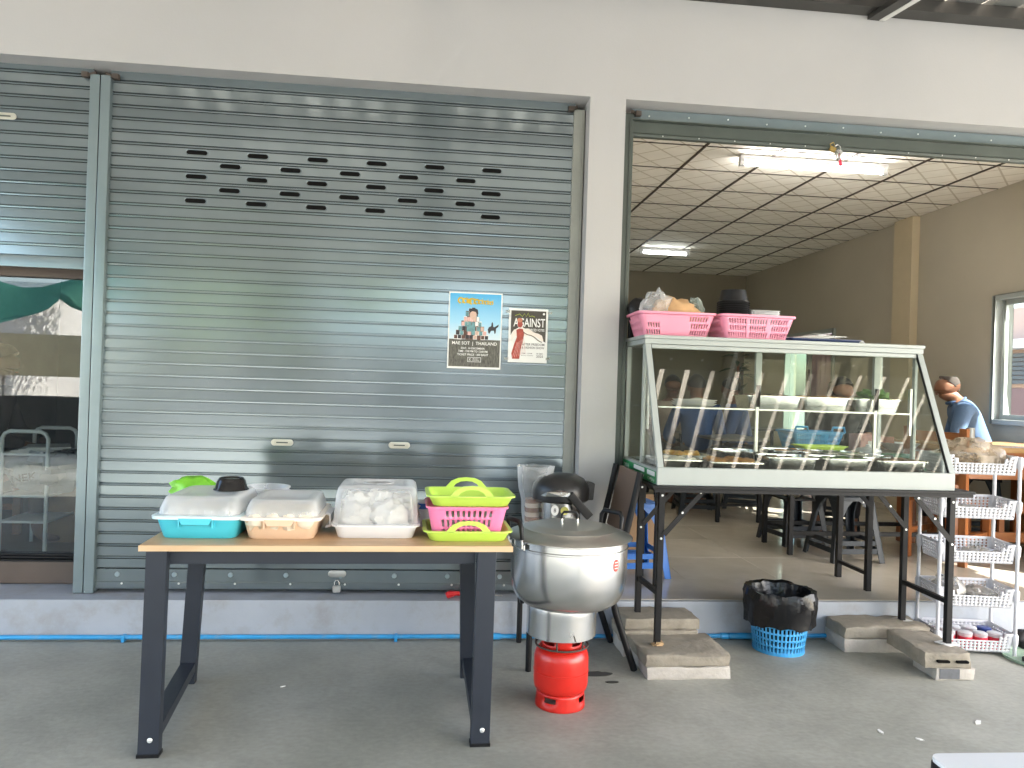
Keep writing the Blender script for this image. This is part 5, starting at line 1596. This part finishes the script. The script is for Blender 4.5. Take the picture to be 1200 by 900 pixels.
def stool(label, loc, rz, mat, group=None, hgt=.45):
    t = thing('plastic_stool', label, 'stool', loc, rz, group)
    a, b = .135, .195            # half width at top and at the feet
    def hw(z): return b + (a - b) * z / hgt
    MB().loft([[(x, y, hgt - .03) for x, y in rrect(a * 2 + .012, a * 2 + .012, .03, 4)], [(x, y, hgt - .006) for x, y in rrect(a * 2 + .012, a * 2 + .012, .03, 4)],
               [(x, y, hgt) for x, y in rrect(a * 2 - .004, a * 2 - .004, .026, 4)], [(x, y, hgt - .004) for x, y in rrect(.05, .05, .02, 4)]]).build('seat', mat, t, smooth=40)
    for sx in (-1, 1):
        for sy in (-1, 1):
            m = MB()
            z1 = hgt - .031
            for ax in (0, 1):
                wt, wb = .052, .040
                pts = []
                for z, w_ in ((0, wb), (z1 * .72, wt * .9), (z1 * .9, wt * 1.5), (z1, wt * 2.2)):
                    h0 = hw(z)
                    pts.append((h0, min(w_, h0), z))
                for d in (0, .006):
                    pass
                outer = [[], []]
                for h0, w_, z in pts:
                    for q, dd in enumerate((0, .007)):
                        e1, e2 = (sx * (h0 - dd), sy * h0), (sx * (h0 - dd), sy * (h0 - w_))
                        if ax:
                            e1, e2 = (sx * h0, sy * (h0 - dd)), (sx * (h0 - w_), sy * (h0 - dd))
                        outer[q] += [((*e1, z), (*e2, z))]
                rings = [[o0[0], o0[1], o1[1], o1[0]] for o0, o1 in zip(outer[0], outer[1])]
                m.loft(rings)
            m.build('leg', mat, t, smooth=30)
    for ax in (0, 1):
        for s in (-1, 1):
            for z0, z1 in ((.062, .098), (.118, .150)):
                h0 = hw((z0 + z1) / 2) - .006
                w_ = h0 - .03
                if ax:
                    MB().box(-w_, w_, s * h0 - .003, s * h0 + .003, z0, z1).build('rung', mat, t)
                else:
                    MB().box(s * h0 - .003, s * h0 + .003, -w_, w_, z0, z1).build('rung', mat, t)
    return t


m_gst = M('slate_grey_plastic', (.022, .029, .038), .45, spec=.3, var=.08)
m_bst = M('royal_blue_plastic', (.03, .17, .58), .4, var=.05)
sg = stool('nearest grey plastic stool under the food case, with a pale sticker', (2.93, 1.08, .2102), R(3), m_gst, 'grey plastic stools in the room')
MB().box(.05, .085, -.1405, -.1395, .385, .425).build('sticker', m_paper, sg)
stool('grey plastic stool standing behind and left of the nearest grey one', (2.82, 1.62, .2102), R(8), m_gst, 'grey plastic stools in the room')
stool('bright blue plastic stool just inside the open room behind the pot', (1.255, .62, .2102), R(6), m_bst)
bcd = thing('cardboard_sheet', 'brown cardboard sheet leaning behind the blue stool', 'cardboard', (1.36, 1.0, .2105), R(0))
MB().bar((0, 0, 0), (0, .10, .42), .36, .008, (0, 1, 0)).build('card', m_card, bcd)

m_ttop = M('dining_table_top', (.13, .12, .11), .35, var=.1)


def room_table(label, loc, w_, d_, h_, style, mat=None):
    t = thing('dining_table', label, 'table', loc, 0, 'black framed tables in the room')
    MB().box(-w_ / 2, w_ / 2, -d_ / 2, d_ / 2, h_ - .022, h_).build('table_top', mat or m_ttop, t, bevel=.004)
    for sx in (-1, 1):
        for sy in (-1, 1):
            x, y = sx * (w_ / 2 - .06), sy * (d_ / 2 - .05)
            MB().box(x - .016, x + .016, y - .016, y + .016, 0, h_ - .0225).build('leg', m_blackpaint, t, bevel=.002)
    if style == 'x':
        for sy in (-1, 1):
            y = sy * (d_ / 2 - .05)
            MB().box(-w_ / 2 + .077, w_ / 2 - .077, y - .011, y + .011, .14, .17).build('stretcher', m_blackpaint, t)
    else:
        for sy in (-1, 1):
            y = sy * (d_ / 2 - .05)
            MB().box(-w_ / 2 + .077, w_ / 2 - .077, y - .010, y + .010, .58 if style == 'h' else .14, .605 if style == 'h' else .165).build('stretcher', m_blackpaint, t)
    return t


ta = room_table('black framed table nearest the shop front, behind the food case', (3.16, 1.36, .2102), 1.30, .52, .745, 'x')
MB().box(-.63, -.40, -.2, .2, .385, .397).build('shelf', m_blackpaint, ta)
room_table('narrow black framed table further inside the room', (2.715, 2.95, .2102), .50, 1.15, .745, 'y')
room_table('black framed table by the far wall of the room', (3.60, 4.6, .2102), 1.2, .6, .745, 'y')
fo_ = thing('folding_table', 'second black folding table leg and top just behind the food case on the shop floor', 'table', (2.0, .34, .2102))
MB().box(-.75, .62, -.16, .22, .70, .715).build('table_top', m_blackpaint, fo_)
for x in (-.70, .585):
    for y in (-.135, .19):
        MB().box(x - .016, x + .016, y - .016, y + .016, 0, .699).build('leg', m_blackpaint, fo_, bevel=.002)
MB().bar((.58, -.15, .50), (.40, -.15, .695), .006, .024).build('brace', m_blackpaint, fo_)
MB().bar((.585, -.12, .10), (.585, .175, .10), .02, .02).build('leg_rail', m_blackpaint, fo_)
sbw = thing('steel_bowl', 'small steel bowl on the low shelf of the table behind the case', 'bowl', (2.60, 1.20, .2102 + .398))
MB().lathe([(.03, 0), (.07, .02), (.085, .05), (.088, .052), (.08, .05), (.03, .006)], 24).build('bowl_body', m_stain, sbw, smooth=40)
TZ = .2102 + .746
m_blb = M('bright_blue_basket', (.03, .28, .62), .4)
bb_ = shallow_basket('bright blue basket with raised handles on the table behind the glass case', (2.86, 1.47, TZ), .42, .26, .13, m_blb, R(4), 'blue_basket')
for s in (-1, 1):
    MB().tube([(s * .15 - .055, -.133, .125), (s * .15 - .045, -.135, .165), (s * .15 + .045, -.135, .165), (s * .15 + .055, -.133, .125)], .009, 6).build('basket_handle', m_blb, bb_, smooth=50)
ltr = thing('lime_dish', 'lime green dish on the table in front of the bright blue basket', 'dish', (2.80, 1.21, TZ), R(2))
tray_mb(.36, .16, .04, .03, .8, .01).build('dish_body', m_lime, ltr, smooth=40)
gcl = MB().loft([[(x, -.27 - .006 * math.sin(x * 40), z) for x in [.0 + .5 * k / 20 for k in range(21)]] for z in (.44, .60, .748)], False, False, closed=False).build('green_cloth', M('green_cloth', (.015, .12, .07), .8, var=.2), smooth=60, solid=.004, loc=(3.05, 1.36, .2102)); tag(gcl, 'dark green cloth hanging from the front edge of the nearest black table', 'cloth')
pbx = thing('pink_box', 'pink and white printed box on the table in front of the woman with long hair', 'box', (3.27, 1.42, TZ), R(12))
MB().box(-.09, .09, -.06, .06, 0, .12).build('carton', M('pale_pink_card', (.62, .36, .34), .6, var=.2, scale=30), pbx, bevel=.003)
MB().box(-.02, .088, -.0612, -.0604, .02, .07).build('white_label', m_paper, pbx)
wbw = thing('white_bowl', 'wide white bowl on the table right of the pink box', 'bowl', (3.53, 1.38, TZ))
MB().lathe([(.05, 0), (.10, .02), (.14, .06), (.145, .062), (.13, .055), (.05, .008)], 28).build('bowl_body', m_white, wbw, smooth=40)
rbx = thing('red_box', 'dark red wooden box on the table behind the white bowl', 'box', (3.40, 1.54, TZ))
MB().box(-.16, .16, -.05, .05, 0, .10).build('box_body', M('dark_red_wood', (.17, .045, .02), .45, var=.15), rbx, bevel=.003)
# wooden furniture at the right
m_teak = wood_mat('teak', (.24, .075, .022), (.38, .14, .045), 3, (1, 9, 9), .35)
m_teakv = wood_mat('teak_upright', (.22, .07, .02), (.36, .13, .04), 3, (9, 9, 1), .35)
m_teakt = wood_mat('teak_top', (.42, .24, .10), (.55, .34, .16), 3, (1, 9, 9), .25)
wt2 = thing('wooden_table', 'heavy orange brown wooden table by the side wall behind the white rack', 'table', (4.32, 1.45, .2102))
MB().box(-.62, .55, -.42, .30, .775, .815).build('table_top', m_teakt, wt2, bevel=.006)
MB().box(-.58, .51, -.40, -.37, .58, .7745).build('front_apron', m_teak, wt2, bevel=.003)
MB().box(-.58, .51, .24, .27, .58, .7745).build('back_apron', m_teak, wt2, bevel=.003)
for x in (-.53, .46):
    for y in (-.34, .21):
        MB().box(x - .05, x + .05, y - .055, y + .055, 0, .7742).build('leg', m_teakv, wt2, bevel=.006)
for z in (.12, .33):
    MB().box(-.479, .409, -.36, -.32, z, z + .07).build('rail', m_teak, wt2, bevel=.003)
for k in range(7):
    x = -.42 + .13 * k
    MB().box(x - .02, x + .02, -.352, -.328, .191, .329).build('spindle', m_teakv, wt2)
ac = thing('ashtray', 'small pale dish on the wooden table near the seated man', 'dish', (3.98, 1.36, .2102 + .8155))
MB().lathe([(.05, 0), (.07, .02), (.072, .03), (.065, .03), (.045, .008)], 20).build('dish_body', m_white, ac, smooth=40)
MB().cyl((.15, .05, 0), (.15, .05, .12), .03, 16).build('small_can', m_galv, ac, smooth=40)


def wooden_chair(label, loc, rz):
    t = thing('wooden_chair', label, 'chair', loc, rz, 'wooden chairs in the room')
    MB().box(-.22, .22, -.22, .22, .41, .45).build('seat', m_teak, t, bevel=.005)
    for sx in (-1, 1):
        MB().box(sx * .19 - .025, sx * .19 + .025, .16, .21, 0, .41).build('leg', m_teakv, t, bevel=.003)
        MB().bar((sx * .19, -.19, 0), (sx * .19, -.22, .95), .05, .045, (0, 1, 0)).build('leg', m_teakv, t, bevel=.003)
        MB().box(sx * .19 - .014, sx * .19 + .014, -.165, .155, .17, .21).build('rung', m_teak, t)
    for z in (.56, .70, .85):
        MB().box(-.164, .164, -.222, -.200, z, z + .07).build('back_slat', m_teak, t, bevel=.003)
    return t


wooden_chair('orange brown wooden chair behind the white rack, turned to the table', (3.72, 1.08, .2102), R(-60))
stool('tall grey plastic stool carrying the bent man by the side wall', (4.60, 1.92, .2102), R(58), m_gst, 'grey plastic stools in the room', .54)
stool('grey plastic stool under the person in the royal blue shirt', (2.50, 2.92, .2102), R(-8), m_gst, 'grey plastic stools in the room')
stool('grey plastic stool under the woman with long black hair', (3.55, 2.28, .2102), R(150), m_gst, 'grey plastic stools in the room')
stool('grey plastic stool under the man turned left at the narrow table', (3.12, 3.30, .2102), R(70), m_gst, 'grey plastic stools in the room')
stool('grey plastic stool at the far side of the narrow table', (2.58, 4.05, .2102), R(178), m_gst, 'grey plastic stools in the room')
pot_pl = thing('potted_plant', 'dark leafy potted plant in the far corner by the back wall', 'plant', (4.62, 7.1, .2102))
MB().lathe([(.10, 0), (.15, .28), (.16, .3), (.14, .3), (.13, .27)], 20).build('plant_pot', m_card, pot_pl, smooth=40)
MB().cyl((0, 0, .27), (0, 0, 1.6), .02, 8).build('stem', m_teak, pot_pl)
lf = MB()
rr = random.Random(5)
for k in range(46):
    a, e = rr.uniform(0, 2 * PI), rr.uniform(-.3, .9)
    z = rr.uniform(1.1, 2.3)
    L_ = rr.uniform(.14, .3)
    d = Vector((math.cos(a) * math.cos(e), math.sin(a) * math.cos(e), math.sin(e)))
    c0 = Vector((0, 0, z)) + d * .03
    sd_ = d.cross(Vector((0, 0, 1))).normalized() * L_ * .16
    lf.add([c0, c0 + d * L_ * .5 + sd_, c0 + d * L_ + Vector((0, 0, -.05)), c0 + d * L_ * .5 - sd_], [(0, 1, 2, 3)])
lf.build('foliage', M('dark_leaf', (.03, .07, .02), .5, var=.3), pot_pl, solid=.002)

# ------------------------------------------------------------------ people


def skin(name, mat, parent, joints, bones, root, sub=2):
    """one continuous tapering surface grown along a skeleton"""
    names = list(joints)
    me = bpy.data.meshes.new(name)
    me.from_pydata([joints[n][0] for n in names], [(names.index(a), names.index(b)) for a, b in bones], [])
    ob = bpy.data.objects.new(name, me)
    COL.objects.link(ob)
    md = ob.modifiers.new('skin', 'SKIN')
    for i, n in enumerate(names):
        r_ = joints[n][1]
        sv = me.skin_vertices[0].data[i]
        sv.radius = r_ if isinstance(r_, tuple) else (r_, r_)
        sv.use_root = n == root
    md.use_smooth_shade = True
    sb = ob.modifiers.new('round', 'SUBSURF')
    sb.levels = sb.render_levels = sub
    dg = bpy.context.evaluated_depsgraph_get()
    m2 = bpy.data.meshes.new_from_object(ob.evaluated_get(dg))
    m2.name = name
    bpy.data.objects.remove(ob)
    m2.materials.clear()
    m2.materials.append(mat)
    for p in m2.polygons:
        p.use_smooth = True
    o = bpy.data.objects.new(name, m2)
    COL.objects.link(o)
    o.parent = parent
    return o


m_skin = M('brown_skin', (.25, .115, .065), .5, var=.06)
m_skin_d = M('dark_skin', (.15, .065, .038), .5, var=.06)
m_hair = M('black_hair', (.010, .009, .008), .45, var=.3, scale=30)


def person(label, loc, rz, skinm, shirt, trousers, lean=.10, bend=0.0, headturn=0, headdown=.02, hair='short', hairmat=None, arms=((-.15, .36, .62), (.15, .36, .62)), sleeve=.6, seat=.45, collar=None, neckh=.565, broad=1.0):
    t = thing('person', label, 'person', loc, rz)
    z0 = seat + .085
    hx_ = math.sin(headturn)
    J = {'pelvis': ((0, 0, z0), (.145, .115)), 'waist': ((0, lean * .35, z0 + .18), (.125, .095)), 'chest': ((0, lean * .75, z0 + .36), (.15, .105)),
         'blades': ((0, lean * .92 + bend * .12, z0 + .44), (.135, .088)), 'neckbase': ((0, lean + bend * .3, z0 + .50), (.075, .065)), 'neck': ((0, lean + .012 + bend * .6, z0 + neckh), (.050, .050))}
    nx, ny, nz = J['neck'][0]
    fy, fx = math.cos(headturn), math.sin(headturn)
    fy_, fx_ = fy, -fx
    def hd(f, s, u): return (nx + fx_ * f + fy * s, ny + fy_ * f + fx * s + bend * .2, nz + u)
    J['jaw'] = (hd(.024, 0, .060 - headdown), (.066, .070))
    J['head'] = (hd(.018 + headdown, 0, .130 - headdown), (.084, .098))
    J['crown'] = (hd(.008 + headdown, 0, .195 - headdown), (.070, .078))
    J['nose'] = (hd(.108 + headdown, 0, .098 - headdown), (.011, .013))
    J['chin'] = (hd(.066 + headdown * .7, 0, .044 - headdown), (.030, .028))
    J['ear1'] = (hd(.012 + headdown, .082, .112 - headdown), (.010, .022))
    J['ear2'] = (hd(.012 + headdown, -.082, .112 - headdown), (.010, .022))
    Bn = [('pelvis', 'waist'), ('waist', 'chest'), ('chest', 'blades'), ('blades', 'neckbase'), ('neckbase', 'neck'), ('neck', 'jaw'), ('jaw', 'head'), ('head', 'crown'), ('head', 'nose'), ('jaw', 'chin'), ('head', 'ear1'), ('head', 'ear2')]
    SJ = {k: J[k] for k in ('pelvis', 'waist', 'chest', 'blades', 'neckbase')}
    SB = [('pelvis', 'waist'), ('waist', 'chest'), ('chest', 'blades'), ('blades', 'neckbase')]
    TJ = {'pelvis': J['pelvis']}
    TB = []
    cy, cz = J['chest'][0][1], J['chest'][0][2]
    for s, hnd in ((-1, arms[0]), (1, arms[1])):
        n = 'L' if s < 0 else 'R'
        sh_ = Vector((s * .175 * broad, cy + lean * .15 + bend * .1, cz + .085))
        hv = Vector((hnd[0], hnd[1], hnd[2] + seat - .45 + .02))
        mid = (sh_ + hv) / 2
        el = mid + Vector((s * .10, -.06, -.10))
        J['sh' + n] = (sh_, (.062, .060)); J['el' + n] = (el, (.043, .043)); J['wr' + n] = (hv, (.027, .024))
        dv = (hv - el).normalized()
        J['palm' + n] = (hv + dv * .055, (.036, .016))
        Bn += [('blades', 'sh' + n), ('sh' + n, 'el' + n), ('el' + n, 'wr' + n), ('wr' + n, 'palm' + n)]
        side = dv.cross(Vector((0, 0, 1))).normalized()
        for q, (off, ln) in enumerate(((-.028, .058), (-.010, .070), (.010, .066), (.027, .052))):
            b0 = hv + dv * .085 + side * off
            J['f%s%da' % (n, q)] = (b0, (.0095, .0095)); J['f%s%db' % (n, q)] = (b0 + dv * ln * .55 + Vector((0, 0, -.010)), (.0085, .0085)); J['f%s%dc' % (n, q)] = (b0 + dv * ln + Vector((0, 0, -.030)), (.007, .007))
            Bn += [('palm' + n, 'f%s%da' % (n, q)), ('f%s%da' % (n, q), 'f%s%db' % (n, q)), ('f%s%db' % (n, q), 'f%s%dc' % (n, q))]
        J['t%sa' % n] = (hv + dv * .04 - side * s * .038, (.011, .011)); J['t%sb' % n] = (hv + dv * .085 - side * s * .052 + Vector((0, 0, -.012)), (.009, .009))
        Bn += [('palm' + n, 't%sa' % n), ('t%sa' % n, 't%sb' % n)]
        SJ['sh' + n] = (sh_, (.076, .074)); e2 = sh_ + (el - sh_) * (sleeve if sleeve < 1 else 1)
        SJ['el' + n] = (e2, (.062, .062) if sleeve < 1 else (.056, .056))
        SB += [('blades', 'sh' + n), ('sh' + n, 'el' + n)]
        if sleeve > 1:
            SJ['wr' + n] = (el + (hv - el) * .85, (.040, .038)); SB.append(('el' + n, 'wr' + n))
        hip, kn, an = Vector((s * .09, .02, z0 - .01)), Vector((s * .13, .42, z0 + .0)), Vector((s * .13, .40, .09))
        J['hip' + n] = (hip, (.088, .088)); J['kn' + n] = (kn, (.058, .058)); J['an' + n] = (an, (.038, .038)); J['heel' + n] = (Vector((an.x, an.y + .03, .04)), (.036, .034)); J['toe' + n] = (Vector((an.x * 1.1, an.y + .15, .028)), (.036, .022))
        Bn += [('pelvis', 'hip' + n), ('hip' + n, 'kn' + n), ('kn' + n, 'an' + n), ('an' + n, 'heel' + n), ('heel' + n, 'toe' + n)]
        TJ['hip' + n] = (hip, (.100, .100)); TJ['kn' + n] = (kn, (.072, .072)); TJ['an' + n] = (Vector((an.x, an.y, .13)), (.058, .058))
        TB += [('pelvis', 'hip' + n), ('hip' + n, 'kn' + n), ('kn' + n, 'an' + n)]
    skin('body', skinm, t, J, Bn, 'pelvis')
    SJ2 = {k: (p, (r_[0] * 1.12 + .010, r_[1] * 1.15 + .016)) if k in ('pelvis', 'waist', 'chest', 'blades') else ((p, (r_[0] + .034, r_[1] + .036)) if k == 'neckbase' else (p, r_)) for k, (p, r_) in SJ.items()}
    nb_, nk_ = Vector(J['neckbase'][0]), Vector(J['neck'][0])
    SJ2['collarline'] = (nb_ + (nk_ - nb_) * .38, (.074, .072))
    SB.append(('neckbase', 'collarline'))
    so_ = skin('shirt', shirt, t, SJ2, SB, 'pelvis')
    TJ['pelvis'] = (J['pelvis'][0], (.158, .128))
    skin('trousers', trousers, t, TJ, TB, 'pelvis')
    if collar:
        c_ = Vector(J['neck'][0]) + Vector((0, -.012, -.035))
        MB().tube([(c_.x + .064 * math.cos(R(a)), c_.y + .062 * math.sin(R(a)), c_.z + .012 * math.sin(R(a + 180))) for a in range(0, 360, 20)], .014, 8, True).build('collar', collar, t, smooth=60)
    # hair: a cap that follows the skull, open at the face
    hm = MB()
    hc = Vector(hd(.004 + headdown, 0, .138 - headdown))
    kbald = hair == 'bald'
    rings = []
    nv, nu = 14, 24
    long_ = hair == 'long'
    for i in range(nv + 1):
        ring = []
        for j in range(nu):
            ph = 2 * PI * j / nu                       # 0 = front
            front = (1 + math.cos(ph)) / 2
            lim = (2.20 - 1.50 * front ** .9) if kbald else 1.77 - .72 * front ** 1.4
            top = .80 - .10 * front if kbald else 0.0
            th = top + (lim - top) * i / nv
            r_ = 1.0 + (.05 if not kbald else .012) * noise.noise((ph, th * 3, 2))
            d = Vector((math.sin(th) * math.cos(ph), math.sin(th) * math.sin(ph), math.cos(th)))
            loc_ = Vector((fx_ * d.x * .112 + fy * d.y * .090, fy_ * d.x * .106 + fx * d.y * .090, d.z * .112)) * r_
            if kbald:
                loc_ *= .90
            ring.append(hc + loc_)
        rings.append(ring)
    if kbald:
        hm.loft(rings, False, False)
    else:
        hm.loft(rings, True, False)
    if long_:
        b0 = hc + Vector((-fx_ * .075, -fy_ * .075, .0))
        hm.tube([b0 + Vector((0, 0, .05)), b0 + Vector((-fx_ * .03, -fy_ * .03, -.06)), b0 + Vector((-fx_ * .02, -fy_ * .03, -.18)), b0 + Vector((-fx_ * .0, -fy_ * .02, -.30)), b0 + Vector((0, 0, -.38))], [.07, .075, .066, .05, .018], 12)
    hm.build('hair', hairmat or m_hair, t, smooth=60, solid=.003 if kbald else 0)
    # eyes and mouth
    ey = MB()
    for s in (-1, 1):
        ey.blob(hd(.088 + headdown, .031 * s, .122 - headdown), (.011, .011, .007), 0, 1, 0, 10, 6)
    ey.build('eyes', m_black, t, smooth=60)
    MB().blob(hd(.088 + headdown, 0, .058 - headdown), (.022, .010, .006), 0, 1, 0, 10, 6).build('mouth', M('lips', (.25, .07, .055), .5) if 'lips' not in bpy.data.materials else bpy.data.materials['lips'], t, smooth=60)
    return t


def cloth(n, c, var=.1): return M(n, c, .85, var=var, scale=14, bump=.25, bscale=30)
m_denim = cloth('denim_blue_shirt', (.085, .15, .27))
m_navy, m_blk, m_whitesh = cloth('royal_blue_shirt', (.03, .075, .22)), cloth('black_shirt', (.018, .018, .02)), cloth('pale_blouse', (.42, .36, .34))
m_trs = cloth('dark_trousers', (.03, .03, .035))
m_hair_g = M('greying_hair', (.045, .036, .030), .9, var=.3, scale=60)
FL = .2102
person('bent man with balding head and sunlit denim shirt beside the side window', (4.62, 1.90, FL), R(58), m_skin, m_denim, m_trs, lean=.17, bend=.07, seat=.54, headturn=.25, headdown=.03, hair='bald', hairmat=m_hair_g, neckh=.54, broad=1.18,
       arms=((-.14, .42, .62), (.16, .42, .62)), sleeve=1.2, collar=m_denim)
person('woman with long black hair and dark top seated behind the shelf trays', (3.55, 2.28, FL), R(150), m_skin, m_blk, m_trs, lean=.10, headturn=.5, headdown=.03, hair='long', arms=((-.12, .36, .60), (.2, .30, .62)), sleeve=.6)
person('person in royal blue shirt with white collar seen from behind through the case', (2.50, 2.92, FL), R(-8), m_skin_d, m_navy, m_trs, lean=.07, headdown=.03, hair='short', sleeve=1.2, collar=m_paper)
person('woman in pale blouse facing us at the far left of the case', (2.58, 4.05, FL), R(178), m_skin_d, m_whitesh, m_trs, lean=.06, headdown=.02, hair='short', sleeve=.6)
person('man with short black hair turned left, seen above the plates of the case', (3.12, 3.30, FL), R(70), m_skin_d, m_navy, m_trs, lean=.10, headturn=-.9, headdown=.04, hair='short', sleeve=1.2)
person('person in dark clothes seen in profile through the tinted glass door', (-3.02, 1.35, FL), R(-80), m_skin_d, m_blk, m_trs, lean=.08, headdown=.03, hair='short', sleeve=1.2)
wooden_chair('wooden chair under the person behind the tinted glass door', (-3.02, 1.35, FL), R(-80))
